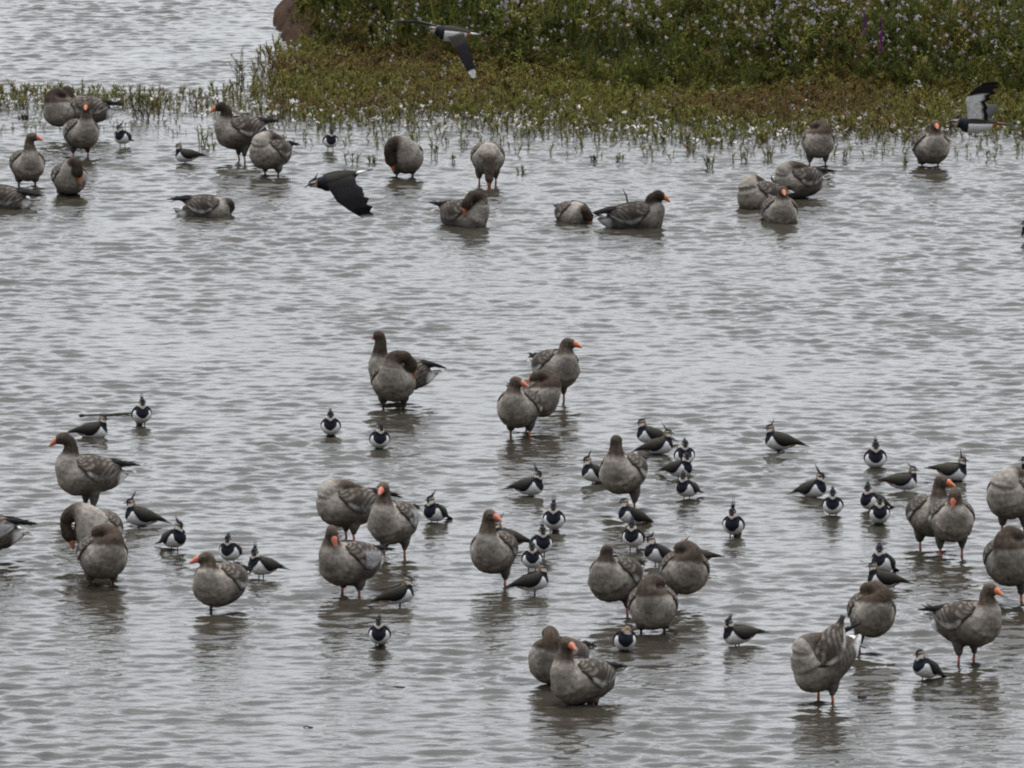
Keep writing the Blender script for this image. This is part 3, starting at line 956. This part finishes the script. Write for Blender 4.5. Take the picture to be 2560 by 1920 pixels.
def lapwing(px, py, yaw, hyaw=None, hb=.022, pitch=18, nk=1.0, crest=1.0, tilt=0.0, size=1.0, pose='up', tails=0, label=''):
    rnd = random.Random(int(px * 3 + py * 5))
    root = link(bpy.data.objects.new('lapwing', None))
    root.empty_display_size = 0.05
    root.location = ground(px, py)
    root.rotation_euler = (0, 0, R(yaw - 90))
    root.scale = (size * rnd.uniform(1.0, 1.08),) * 3
    tag(root, label, 'lapwing', 'crested lapwings standing in the shallow water')
    pitch += rnd.uniform(-5, 6); deep = rnd.uniform(-.010, .008)
    zc = hb + .066
    ha = R((hyaw if hyaw is not None else yaw) - yaw)
    pm = Matrix.Rotation(-R(pitch), 4, 'Y'); pmi = pm.inverted()
    O = Vector((0, 0, zc))
    def pt(v): return pm @ (Vector(v) - O) + O
    C = [pt((x, 0, zc + cz)) for x, a, b_, cz in L_ST]
    shapes = [loft(C, [q[1] for q in L_ST], [q[2] for q in L_ST], 16)]
    ca, sa = math.cos(ha), math.sin(ha)
    n0_ = pt((.045, 0, zc + .02))
    if pose == 'up':
        top = n0_ + Vector((.014, 0, .050 + .022 * nk))
        hd = Vector((ca, sa, -.12)).normalized()
    else:                                        # bent: head pressed to the breast
        top = n0_ + Vector((.018, .012, .045))
        hd = Vector((-.3 * ca, sa * .3 + .2, -.9)).normalized()
    Np = catmull([n0_ - Vector((.01, 0, .01)), n0_ + Vector((.014, 0, .028)), top], 4)
    shapes.append(loft(Np, [.060 - .031 * (i / 8) ** .7 for i in range(9)], [.056 - .027 * (i / 8) ** .7 for i in range(9)], 12))
    hc = top + hd * .006 + Vector((0, 0, .006))
    shapes.append(ellipsoid(hc, hd, .034, .028, .0295))
    body_me = fuse('body', shapes, .0058, 3, M_LAP)
    side = Vector((0, 0, 1)).cross(hd).normalized(); up = hd.cross(side)
    if up.z < 0: up = -up
    zb = top.z
    def col(p):
        if (p - hc).length < .040 and p.z > top.z - .024:
            return head_colour(p, hc, hd, side, up)
        q = pmi @ (p - O)
        zz = (p.z - zc)
        lim_top = .071 + .012 * nk - .022 * math.exp(-((p.y - .02 * sa) / .022) ** 2) * (1 if q.x > .03 else 0)
        lo = -.022 + deep + 14.0 * p.y * p.y
        if abs(p.y) > .052 and zz < .045: return LP['white']
        if q.x > .036 - .3 * max(0, zz - .03) and lo < zz and zz < lim_top: return LP['black']
        if zz >= lim_top: return mix3(LP['white'], LP['buff'], .35) if (p - hc).dot(hd) > -.002 else mix3(LP['nape'], LP['back'], .3)
        if q.z > .022 and q.x < .05: return LP['back']
        if q.x < -.10: return mix3(LP['white'], LP['rufous'], .85)
        return LP['white']
    colour(body_me, col)
    link(bpy.data.objects.new('body', body_me), root)
    lapwing_head(hc, hd, root, crest * rnd.uniform(.75, 1.2), tilt + rnd.uniform(-.12, .12))
    # wings
    wb = rnd.uniform(.8, 1.3)
    for sy in (1, -1):
        V, Fq, UV = [], [], []
        nu, nv = 13, 7
        for lay in (1, 0):
            for i in range(nu + 1):
                u = i / nu
                x = .056 - .275 * u
                ry, rz, cz = l_rad(max(x, -.105))
                k = 1 if x > -.105 else max(.12, 1 - (-.105 - x) / .125)
                top_a = R(62 + 22 * min(1, u * 1.6)); bot = R(42 - 76 * math.sin(math.pi * min(1, u * 1.05 + .04)) ** .7)
                if u > .8: bot = R(10)
                for j in range(nv + 1):
                    v = j / nv
                    a = bot + (top_a - bot) * v
                    th = (.004 + .006 * math.sin(math.pi * v) * math.sin(math.pi * min(1, u + .1))) * lay
                    V.append(pt((x, sy * (ry + th) * math.cos(a) * k, zc + cz + .003 + (rz + th) * math.sin(a) * k + .010 * u)))
                    UV.append((u, v))
        m_ = (nu + 1) * (nv + 1)
        def id_(l, i, j): return l * m_ + i * (nv + 1) + j
        for i in range(nu):
            for j in range(nv):
                Fq += [(id_(0, i, j), id_(0, i + 1, j), id_(0, i + 1, j + 1), id_(0, i, j + 1)), (id_(1, i, j), id_(1, i, j + 1), id_(1, i + 1, j + 1), id_(1, i + 1, j))]
            Fq += [(id_(0, i, 0), id_(1, i, 0), id_(1, i + 1, 0), id_(0, i + 1, 0)), (id_(0, i, nv), id_(0, i + 1, nv), id_(1, i + 1, nv), id_(1, i, nv))]
        for j in range(nv):
            Fq += [(id_(0, 0, j), id_(0, 0, j + 1), id_(1, 0, j + 1), id_(1, 0, j)), (id_(0, nu, j), id_(1, nu, j), id_(1, nu, j + 1), id_(0, nu, j + 1))]
        me = pydata('wing', V, Fq, M_LWING)
        a_ = me.color_attributes.new('Col', 'FLOAT_COLOR', 'POINT')
        for i, (u, v) in enumerate(UV):
            c = mix3(LP['black'], LP['back'], sstep(.15, .6, v + u * .3))
            if u > .72: c = mix3(c, LP['dark'], .8)
            a_.data[i].color = (*[k_ * wb for k_ in c], 1)
        link(bpy.data.objects.new('wing', me), root)
    # tail
    V, Fq = loft([pt((-.12, 0, zc + .014)), pt((-.17, 0, zc + .014)), pt((-.215, 0, zc + .014)), pt((-.245, 0, zc + .013))],
                 [.022, .026, .030, .027], [.012, .009, .005, .003], 10)
    me = pydata('tail', V, Fq, M_LWING)
    colour(me, lambda p: (lambda q: LP['dark'] if q.x < -.185 or q.x > -.13 and q.z > .02 else (mix3(LP['white'], LP['rufous'], .75) if q.z < .012 else LP['dark']))(pmi @ (p - O)))
    link(bpy.data.objects.new('tail', me), root)
    for sy in (1, -1):
        V, Fq = loft([Vector((.0, sy * .026, hb + .022)), Vector((-.004, sy * .026, hb * .5)), Vector((.0, sy * .027, -.05))],
                     [.0065, .0042, .004], [.0065, .0042, .004], 6)
        me = pydata('leg', V, Fq, M_BARE); colour(me, lambda p: (.16, .09, .07))
        link(bpy.data.objects.new('leg', me), root)
    return root

def flyer(px, py, dist, yaw, pitch, roll, wings, label, size=1.0, backline=.012, tailc=None):
    """wings: two lists of stations (span point rel. to the shoulder, chord vector, colour code) in the bird frame"""
    root = link(bpy.data.objects.new('lapwing', None))
    root.empty_display_size = 0.05
    root.location = at_depth(px, py, dist)
    root.rotation_euler = (Matrix.Rotation(R(yaw - 90), 3, 'Z') @ Matrix.Rotation(-R(pitch), 3, 'Y') @ Matrix.Rotation(R(roll), 3, 'X')).to_euler()
    root.scale = (size,) * 3
    tag(root, label, 'lapwing', 'lapwings flying low over the lagoon')
    C = [Vector((x, 0, cz)) for x, a, b_, cz in L_ST]
    shapes = [loft(C, [q[1] * .86 for q in L_ST], [q[2] * .82 for q in L_ST], 16)]
    n_ = catmull([(.05, 0, .0), (.095, 0, .012), (.125, 0, .018)], 4)
    shapes.append(loft(n_, [.045 - .02 * i / 8 for i in range(9)], [.045 - .02 * i / 8 for i in range(9)], 12))
    hd = Vector((1, 0, -.12)).normalized(); hc = Vector((.132, 0, .02))
    shapes.append(ellipsoid(hc, hd, .031, .0245, .026))
    me = fuse('body', shapes, .0058, 3, M_LAP)
    side = Vector((0, 1, 0)); up = Vector((0, 0, 1))
    def col(p):
        if (p - hc).length < .036: return head_colour(p, hc, hd, side, up)
        if p.x > .05: return LP['black']
        if p.z > backline: return LP['back']
        if p.x < -.105: return LP['rufous']
        return LP['white']
    colour(me, col)
    link(bpy.data.objects.new('body', me), root)
    lapwing_head(hc, hd, root, .8, -.2)
    V, Fq = loft([Vector((-.11, 0, .012)), Vector((-.16, 0, .012)), Vector((-.205, 0, .010)), Vector((-.235, 0, .008))],
                 [.020, .030, .040, .040], [.012, .008, .004, .002], 10)
    me = pydata('tail', V, Fq, M_LWING)
    colour(me, lambda p: LP['dark'] if p.x < -.185 else (tailc or LP['white']))
    link(bpy.data.objects.new('tail', me), root)
    for st in wings:
        fine = []
        for i in range(len(st) - 1):
            (o0, c0, k0), (o1, c1, k1) = st[i], st[i + 1]
            for q_ in range(4):
                t_ = q_ / 4
                f_ = 1 - (.20 * ((i * 4 + q_) % 3) / 2 * min(1, (i + t_) / (len(st) - 1) * 1.6))
                cc_ = Vector(c0).lerp(Vector(c1), t_) * f_
                fine.append((Vector(o0).lerp(Vector(o1), t_), cc_, k0))
        fine.append(st[-1])
        st = fine
        V, Fq, CC = [], [], []
        n = len(st)
        K = 7
        for lay in (1, -1):
            for (o_, ch, code) in st:
                o_ = Vector(o_); ch = Vector(ch)
                for j in range(K):
                    v = j / (K - 1)
                    camber = .12 * math.sin(math.pi * v) * ch.length * .5
                    p = o_ + ch * v + Vector((0, 0, camber))
                    nrm = Vector((0, 0, 1))
                    V.append(p + nrm * lay * .004 * (1 - v * .8) * (1 if 0 < j else .3))
                    if code == 'w': c = (.9, .89, .88) if lay < 0 and v < .75 else LP['dark']
                    elif code == 'k': c = LP['dark']
                    elif code == 'b': c = (.10, .10, .085)
                    elif code == 't': c = (.8, .78, .76)
                    if lay > 0 and code == 'w': c = LP['back']
                    CC.append(c)
        def id_(l, i, j): return l * n * K + i * K + j
        for i in range(n - 1):
            for j in range(K - 1):
                Fq += [(id_(0, i, j), id_(0, i + 1, j), id_(0, i + 1, j + 1), id_(0, i, j + 1)), (id_(1, i, j), id_(1, i, j + 1), id_(1, i + 1, j + 1), id_(1, i + 1, j))]
            Fq += [(id_(0, i, 0), id_(1, i, 0), id_(1, i + 1, 0), id_(0, i + 1, 0)), (id_(0, i, K - 1), id_(0, i + 1, K - 1), id_(1, i + 1, K - 1), id_(1, i, K - 1))]
        for j in range(K - 1):
            Fq += [(id_(0, 0, j), id_(0, 0, j + 1), id_(1, 0, j + 1), id_(1, 0, j)), (id_(0, n - 1, j), id_(1, n - 1, j), id_(1, n - 1, j + 1), id_(0, n - 1, j + 1))]
        me = pydata('wing', V, Fq, M_LWING)
        a_ = me.color_attributes.new('Col', 'FLOAT_COLOR', 'POINT')
        for i, c in enumerate(CC): a_.data[i].color = (*c, 1)
        link(bpy.data.objects.new('wing', me), root)
    return root

# ------------------------------------------------------------------ the flock
# upper left
goose(68, 462, 12, 'up', 78, hb=.045, legs=2, nk=1.1, label='grey goose facing the viewer at the far left edge, orange bill pointing right')
goose(202, 392, 22, 'up', 0, hb=.095, legs=2, nk=1.15, pale=1, label='grey goose standing tall with its orange bill aimed at the viewer, upper left group')
goose(150, 345, -8, 'tuck', hb=.13, legs=1, s=1, neckdark=1, label='one legged goose with tucked head, left of the tall goose in the upper left group')
goose(214, 334, -78, 'up', -110, hb=.09, legs=2, nk=.7, neckdark=1, label='rearmost goose of the upper left group, facing left in side view with dark head')
goose(172, 486, 18, 'breast', hb=.012, legs=2, s=1, neckdark=1, label='preening goose with its dark neck bent down its breast, nearest of the upper left group')
goose(2, 520, -92, 'low', hb=-.085, legs=0, s=-1, label='goose floating half out of the left edge, only its dark winged rear showing')
goose(602, 402, -68, 'reach', -88, hb=.125, legs=2, nk=1.0, lift=6, rump=6, neckdark=1, label='long necked goose facing left beside the weeds, black ruffled wing tips')
goose(678, 438, -38, 'back', hb=.065, legs=2, s=1, rump=-20, label='headless looking goose preening its back, in front of the long necked goose')
goose(518, 538, 84, 'rest', hb=-.120, legs=0, s=1, lift=9, neckdark=1, size=.93, feather=0, label='goose floating low with its head drooped right, alone below the upper left group')
goose(1012, 441, 18, 'arc', hb=.04, legs=2, s=-1, neckdark=1, label='hunched goose curling its brown neck to the left, black tail tip at right')
goose(1219, 458, 3, 'down', hb=.10, legs=2, label='goose seen head on drinking with its orange bill in the water')
goose(1160, 562, 48, 'side', hb=-.085, legs=0, s=-1, pitch=2, neckdark=1, lift=4, label='floating goose with arched dark neck and red bill pointing down at its breast')
goose(1430, 552, 25, 'low', hb=-.095, legs=0, s=1, neckdark=1, size=.9, label='small floating goose asleep with its dark head sunk on its breast')
goose(1588, 568, 88, 'reach', 90, hb=-.085, legs=0, nk=.72, feather=1, rump=8, neckdark=1, dark=.66, size=1.07, label='floating goose in side view facing right with one feather standing up from its back')
# upper right
goose(2044, 415, 4, 'tuck', hb=.095, legs=2, s=-1, label='goose on two pink legs with its head tucked, standing near the reddish fringe')
goose(2325, 415, 14, 'up', 8, hb=.03, legs=2, nk=.85, label='goose with bright bill facing the viewer, under the flying lapwing at the right')
goose(1996, 494, -58, 'back', hb=-.01, legs=0, s=1, lift=5, rump=12, label='big bathing goose with ruffled back, black and white rear at right')
goose(1902, 518, -48, 'back', hb=-.06, legs=0, s=-1, feather=-2, label='bathing goose bent behind the orange billed floating one, wing tip raised')
goose(1948, 551, 8, 'up', 8, hb=-.085, legs=0, nk=.75, pitch=0, label='low floating goose with orange bill at the viewer, front of the bathing trio')
# middle pair and trio
goose(1000, 1003, -72, 'up', -150, hb=.075, legs=2, nk=1.25, rump=-4, neckdark=1, label='goose with upright dark neck and black wings, behind the preening one in mid lagoon')
goose(984, 1018, 6, 'side', hb=.06, legs=2, s=1, neckdark=1, label='round goose on orange feet preening over its shoulder in mid lagoon')
goose(1388, 1003, 28, 'up', 78, hb=.12, legs=1, nk=.72, s=1, label='one legged goose with its orange bill pointing right, rear of the mid lagoon trio')
goose(1338, 1066, 32, 'tuck', hb=.09, legs=1, s=-1, label='mostly hidden goose with head tucked between the two orange billed geese of mid lagoon')
goose(1300, 1088, -18, 'up', 62, hb=.075, legs=2, nk=.78, label='front goose of the mid lagoon trio, pinkish bill pointing right')
# left
goose(222, 1280, -66, 'reach', -82, hb=.135, legs=2, nk=1.12, rump=-10, neckdark=1, label='tall goose with thick dark neck facing left, white rump, at the left')
goose(248, 1410, -12, 'arc', hb=.10, legs=2, s=-1, neckdark=1, label='goose directly beneath the tall dark necked one, black neck curled to the left')
goose(255, 1461, 14, 'tuck', hb=.055, legs=2, s=-1, label='round goose with buried head in front of the curled black neck, left foreground')
goose(-42, 1402, -78, 'low', hb=.06, legs=2, s=1, rump=-20, pale=1, label='goose cut off by the left edge with a dark tail and white speckled back')
goose(552, 1524, -28, 'up', -78, hb=.035, legs=1, s=-1, nk=.62, label='plump goose with its pink bill pointing left, in front of two lapwings')
# centre left
goose(872, 1347, -68, 'back', hb=.10, legs=2, s=1, pitch=8, lift=5, label='large goose seen from the side with hidden head, long black feather to the right')
goose(985, 1390, -24, 'up', -14, hb=.10, legs=2, nk=.98, pale=1, rump=-6, label='goose facing the viewer with pale wing patch, right of the large headless looking goose')
goose(876, 1484, -44, 'nod', 22, hb=.07, legs=2, nk=.92, pale=1, rump=-14, label='goose with bowed orange bill and white tail, lowest of the centre left three')
goose(1236, 1462, -16, 'up', 48, hb=.10, legs=1, s=1, nk=1.1, label='one legged goose with bright orange bill turned right, beside the stacked lapwings')
# centre right
goose(1560, 1276, -22, 'up', 172, hb=.14, legs=1, s=1, nk=.9, neckdark=1, label='big goose looking away with the back of its dark head showing, among the lapwings')
goose(1540, 1535, -26, 'up', 160, hb=.10, legs=1, s=1, nk=.62, neckdark=1, label='one legged goose with short dark neck turned away, left of the sleeping pair')
goose(1712, 1514, 2, 'tuck', hb=.10, legs=1, s=-1, label='sleeping goose with pale round breast on one leg, right of the centre right three')
goose(1632, 1580, 2, 'tuck', hb=.03, legs=2, s=1, label='lowest sleeping goose of the centre right three, belly almost on the water')
goose(1398, 1708, -34, 'tuck', hb=.005, legs=2, s=-1, rump=6, label='sleeping goose with black and white tail behind the front goose')
goose(1458, 1757, -46, 'up', 32, hb=.0, legs=2, nk=1.0, rump=8, label='nearest goose in the middle foreground with orange bill turned right and white rump')
# right
goose(2326, 1366, 18, 'up', 62, hb=.085, legs=2, nk=1.02, label='goose with pink bill pointing right behind the bowed one, right side')
goose(2378, 1390, 6, 'nod', -16, hb=.125, legs=2, nk=.82, pitch=2, label='goose with its orange bill hanging down at the viewer, right side pair')
goose(2532, 1334, -24, 'back', size=1.08, hb=.12, legs=2, s=1, label='bulky goose running out of the right edge with hidden head, upper of the two')
goose(2522, 1507, 2, 'tuck', size=1.06, hb=.13, legs=1, s=1, label='sleeping goose cut by the right edge on one pink leg, lower of the two')
goose(2178, 1627, 4, 'tuck', hb=.115, legs=1, s=-1, label='sleeping goose with pale breast patch behind the goose lifting its wing')
goose(2062, 1751, -58, 'back', hb=.11, legs=2, s=1, wing_up=26, lift=0, pitch=-26, rump=-50, label='nearest right hand goose preening with one brown wing lifted to the right')
goose(2418, 1655, 48, 'up', 50, hb=.12, legs=2, nk=.88, rump=2, label='goose on two pink legs facing right with black tail, lower right corner')

# lapwings, upper part
lapwing(306, 369, -22, -55, hb=.035, label='lapwing with face turned left, right of the upper left geese')
lapwing(462, 408, -82, -85, hb=.012, pitch=8, crest=.7, label='lapwing facing left in side view near the bushy green plant')
lapwing(826, 378, 8, 20, hb=.035, label='lapwing facing the viewer alone between the two brown necked geese of the upper water')
lapwing(2578, 604, -80, -80, hb=.01, pitch=8, label='lapwing mostly beyond the right edge in the upper water')
# left
lapwing(354, 1064, 8, 12, hb=.018, label='lapwing facing the viewer at the right end of the floating stick')
lapwing(238, 1092, 84, 82, hb=-.02, pitch=4, crest=.5, label='lapwing crouched low in the water facing right above the tall goose')
lapwing(346, 1316, -78, -70, hb=.008, pitch=14, crest=1.3, tilt=.2, label='lapwing with very long crest facing left, right of the tall goose')
lapwing(437, 1374, 34, 50, hb=.014, crest=.7, label='lapwing with folded dark wing at its left, alone between two left groups')
lapwing(576, 1408, -16, -12, hb=.018, crest=.6, label='lapwing standing right behind the plump goose with pink bill')
lapwing(652, 1444, -52, -10, hb=.018, pitch=12, label='lapwing with spiky crest and tail to the right, right of the plump goose')
# centre
lapwing(827, 1090, -2, 4, hb=.006, crest=.9, label='lapwing facing the viewer below left of the mid lagoon pair')
lapwing(949, 1123, 3, 30, hb=.004, crest=.7, tilt=-.3, label='lapwing facing the viewer directly below the mid lagoon pair')
lapwing(846, 1286, -10, -30, hb=.02, label='lapwing hidden behind the large goose with only its crown and crest showing')
lapwing(1086, 1306, -30, -50, hb=.008, label='lapwing with tall ragged crest right of the goose with pale wing patch')
lapwing(1001, 1516, 98, 84, hb=.02, pitch=18, crest=.8, tilt=-.2, label='brown backed lapwing facing right below the goose with white tail')
lapwing(949, 1616, -4, -8, hb=.014, crest=.7, label='lapwing facing the viewer alone in the open foreground, left of centre')
lapwing(1262, 1374, -82, -82, hb=.02, pitch=10, label='lapwing behind the bright billed one legged goose, tail sticking out right')
lapwing(1328, 1240, 60, 46, hb=.006, pitch=12, label='lapwing with raised tail at left, alone above the three stacked lapwings')
lapwing(1385, 1331, -4, -4, hb=.020, crest=1.3, label='uppermost of the three stacked lapwings, facing the viewer with thin tall crest')
lapwing(1352, 1392, 14, 6, hb=.022, label='middle of the three stacked lapwings beside the one legged goose')
lapwing(1330, 1432, 2, 0, hb=.032, crest=.5, tilt=-.3, label='lowest of the three stacked lapwings, thin legs showing')
lapwing(1338, 1486, 96, 92, hb=.03, pitch=20, crest=.6, tilt=-.3, label='brown backed lapwing facing right beneath the three stacked lapwings')
lapwing(1484, 1208, -66, -72, hb=.01, pitch=22, crest=1.2, tilt=.2, label='lapwing facing left, half hidden behind the big goose that looks away')
lapwing(1622, 1112, -74, -80, hb=.01, pitch=14, crest=.5, tilt=-.4, label='lapwing facing left, rear one of the crossed pair above the lapwing cluster')
lapwing(1652, 1135, 82, 88, hb=.0, pitch=12, crest=1.3, tilt=.1, label='dark lapwing facing right, front one of the crossed pair')
lapwing(1711, 1168, 2, 10, hb=.016, crest=.5, label='lapwing facing the viewer right of the crossed pair, top of the column')
lapwing(1702, 1194, 52, 20, hb=.006, pitch=12, crest=.4, label='lapwing with body to the left, second of the column right of the crossed pair')
lapwing(1716, 1250, -32, -5, hb=.024, crest=.6, label='bottom lapwing of the column right of the big goose, tail to the right')
lapwing(1576, 1312, -66, -78, hb=.006, pitch=22, crest=.4, tilt=-.4, label='white flanked lapwing facing left in front of the big goose leg')
lapwing(1584, 1378, -14, -8, hb=.030, crest=.9, label='lapwing facing the viewer below the white flanked lapwing')
lapwing(1642, 1414, -58, -60, hb=.022, pitch=20, crest=.6, label='lapwing facing left behind the sleeping goose with pale round breast')
lapwing(1728, 1424, -86, -86, hb=.02, pitch=6, crest=1.3, label='lapwing behind the pale breasted sleeping goose, only crest and tail showing')
lapwing(1834, 1343, -10, -16, hb=.018, crest=1.2, tilt=.2, label='lapwing with pointed crest standing alone right of the sleeping geese')
lapwing(1562, 1626, 4, 4, hb=.0, pose='bent', pitch=24, crest=.3, label='lapwing bowing its head to its breast in front of the lowest sleeping goose')
lapwing(1842, 1614, -64, -30, hb=.008, pitch=6, crest=.9, label='lapwing with spread crest and tail to the right, open foreground right of centre')
# right
lapwing(1944, 1126, -82, -84, hb=.006, pitch=14, crest=1.0, tilt=.2, label='lapwing in clean side view facing left, alone in the right half')
lapwing(2188, 1170, 0, 2, hb=-.004, size=1.1, crest=.9, label='broad lapwing facing the viewer, topmost on the right side')
lapwing(2036, 1243, 50, 60, hb=-.004, pitch=10, crest=1.1, label='lapwing looking down to the right behind the one in front of it, right half')
lapwing(2082, 1290, -4, -2, hb=.01, nk=1.3, crest=.8, label='long necked lapwing in front of the one looking down to the right')
lapwing(2180, 1276, -42, -6, hb=.0, crest=.9, label='rear lapwing of the two one behind the other left of the right side geese')
lapwing(2198, 1311, 2, 0, hb=.006, crest=.3, tilt=-.4, label='front lapwing of the two one behind the other left of the right side geese')
lapwing(2262, 1226, 88, 92, hb=.004, pitch=2, crest=.9, tilt=-.2, label='long dark lapwing facing right with its head behind the pink billed goose')
lapwing(2386, 1202, 66, 74, hb=.004, pitch=2, crest=1.1, tilt=.3, label='lapwing facing right above the pair of right side geese')
lapwing(2584, 1206, -85, -85, hb=.01, pitch=8, label='lapwing almost wholly beyond the right edge beside the bulky goose')
lapwing(2206, 1438, -28, -6, hb=.02, crest=.6, label='lapwing facing the viewer behind the brown backed one, above the wing lifting goose')
lapwing(2202, 1474, -80, -84, hb=.008, pitch=16, crest=.4, tilt=-.4, label='brown backed lapwing facing left right above the sleeping goose at the right')
lapwing(2312, 1700, -42, -62, hb=.016, pitch=24, crest=.2, tilt=-.5, label='lapwing with almost no crest beside the goose in the lower right corner')

# flying lapwings
flyer(838, 452, 57, -82, -14, 0,
      [[((.06, .015, .05), (-.16, 0, -.01), 'k'), ((.06, .07, -.01), (-.18, 0, -.01), 'k'), ((.03, .11, -.11), (-.19, 0, -.01), 'k'), ((-.03, .12, -.18), (-.14, 0, -.01), 'k'), ((-.09, .12, -.24), (-.07, 0, -.01), 't')],
       [((.06, -.015, .05), (-.14, 0, -.01), 'k'), ((.06, -.08, -.01), (-.15, 0, -.01), 'k'), ((.00, -.11, -.11), (-.16, 0, -.01), 'k'), ((-.03, -.12, -.18), (-.14, 0, -.01), 'k'), ((-.09, -.12, -.24), (-.07, 0, -.01), 'k')]],
      'dark lapwing flying left with wings swept down, above the floating goose', backline=-.03)
flyer(2438, 312, 60, -84, 2, 0,
      [[((.05, .03, .01), (-.13, 0, 0), 'w'), ((.06, .05, .08), (-.13, 0, .0), 'w'), ((.08, .07, .15), (-.14, 0, .0), 'w'), ((.07, .08, .19), (-.18, 0, .02), 'k'), ((.02, .09, .24), (-.15, 0, .02), 'k'), ((-.03, .09, .27), (-.09, 0, .01), 'k')],
       [((.03, -.03, .01), (-.11, 0, 0), 'k'), ((-.02, -.14, .06), (-.12, 0, 0), 'k'), ((-.08, -.26, .09), (-.11, 0, 0), 'k'), ((-.13, -.36, .09), (-.07, 0, 0), 'k'), ((-.19, -.42, .08), (-.03, 0, 0), 'k')]],
      'white bellied lapwing flying left with one black and white wing raised, at the right', tailc=(.16, .05, .03))
flyer(1128, 84, 66, -86, 6, 10,
      [[((.05, .03, .00), (-.11, 0, .03), 'b'), ((.01, .07, -.05), (-.10, 0, .05), 'w'), ((-.03, .10, -.11), (-.085, 0, .05), 'k'), ((-.08, .12, -.19), (-.075, 0, .045), 'k'), ((-.125, .13, -.26), (-.055, 0, .03), 'k'), ((-.127, .13, -.265), (-.055, 0, .03), 't'), ((-.165, .13, -.305), (-.03, 0, .01), 't')],
       [((.05, -.03, .02), (-.10, 0, 0), 'b'), ((.12, -.12, .06), (-.10, -.02, -.02), 'b'), ((.22, -.22, .085), (-.09, -.03, -.025), 'b'), ((.31, -.30, .085), (-.07, -.03, -.015), 'b'), ((.40, -.36, .075), (-.03, -.01, -.005), 't')]],
      'lapwing flying in front of the lilac flowers with a white tipped black wing hanging down')

# ------------------------------------------------------------------ stick and stone
a, b2 = ground(204, 1041), ground(333, 1035)
mid = (a + b2) / 2
pts = [a - mid + Vector((0, 0, .004)), (a - mid) * .5 + Vector((0, .01, .008)), Vector((0, -.008, .007)), (b2 - mid) * .5 + Vector((0, .006, .009)), b2 - mid + Vector((0, 0, .006))]
V, Fq = loft(catmull(pts, 3), [.0085] * 13, [.0085] * 13, 8)
me = pydata('floating_stick', V, Fq, M_WOOD); colour(me, lambda p: (.10, .085, .07))
st = link(bpy.data.objects.new('floating_stick', me)); st.location = mid
tag(st, 'thin straight brown stick floating behind the crouched lapwing at left', 'stick')
V, Fq = ellipsoid(Vector((0, 0, .008)), Vector((1, 0, .1)), .024, .018, .017)
me = pydata('knot', V, Fq, M_WOOD); colour(me, lambda p: (.03, .025, .02))
k = link(bpy.data.objects.new('knot', me), st); k.location = a - mid
def stone(px, py, r, label):
    V, Fq = ellipsoid(Vector((0, 0, 0)), Vector((1, .2, 0)), r, r * .8, r * .55, 9, 12)
    V = [v * (1 + .25 * noise.noise(v * 30 + Vector((px, 0, 0)))) for v in V]
    me = pydata('stone', V, Fq, M_WOOD); colour(me, lambda p: (.035, .03, .028))
    o = link(bpy.data.objects.new('stone', me)); o.location = ground(px, py)
    tag(o, label, 'stone')
stone(2155, 1742, .034, 'small dark wet stone just right of the wing lifting goose legs')

def twig(px, py, ln, rot, label):
    pts = catmull([(-ln / 2, 0, .003), (-ln / 5, .008, .008), (ln / 5, -.006, .006), (ln / 2, .004, .002)], 3)
    V, Fq = loft(pts, [.006] * 10, [.005] * 10, 6)
    me = pydata('twig', V, Fq, M_WOOD); colour(me, lambda p: (.04, .033, .026))
    o = link(bpy.data.objects.new('twig', me)); o.location = ground(px, py); o.rotation_euler = (0, 0, R(rot))
    tag(o, label, 'twig', 'small dark twigs floating on the water')
twig(52, 1406, .12, 8, 'dark twig floating at the left edge below the cut off goose')
twig(158, 1414, .10, -12, 'thin dark twig just left of the round goose with buried head')
twig(995, 1719, .10, 10, 'dark twig in the empty foreground below the lone front lapwing')
twig(770, 1819, .07, -20, 'tiny twig nearest the bottom of the picture left of centre')
twig(1425, 1097, .13, 5, 'dark floating twig right of the front goose of the mid lagoon trio')
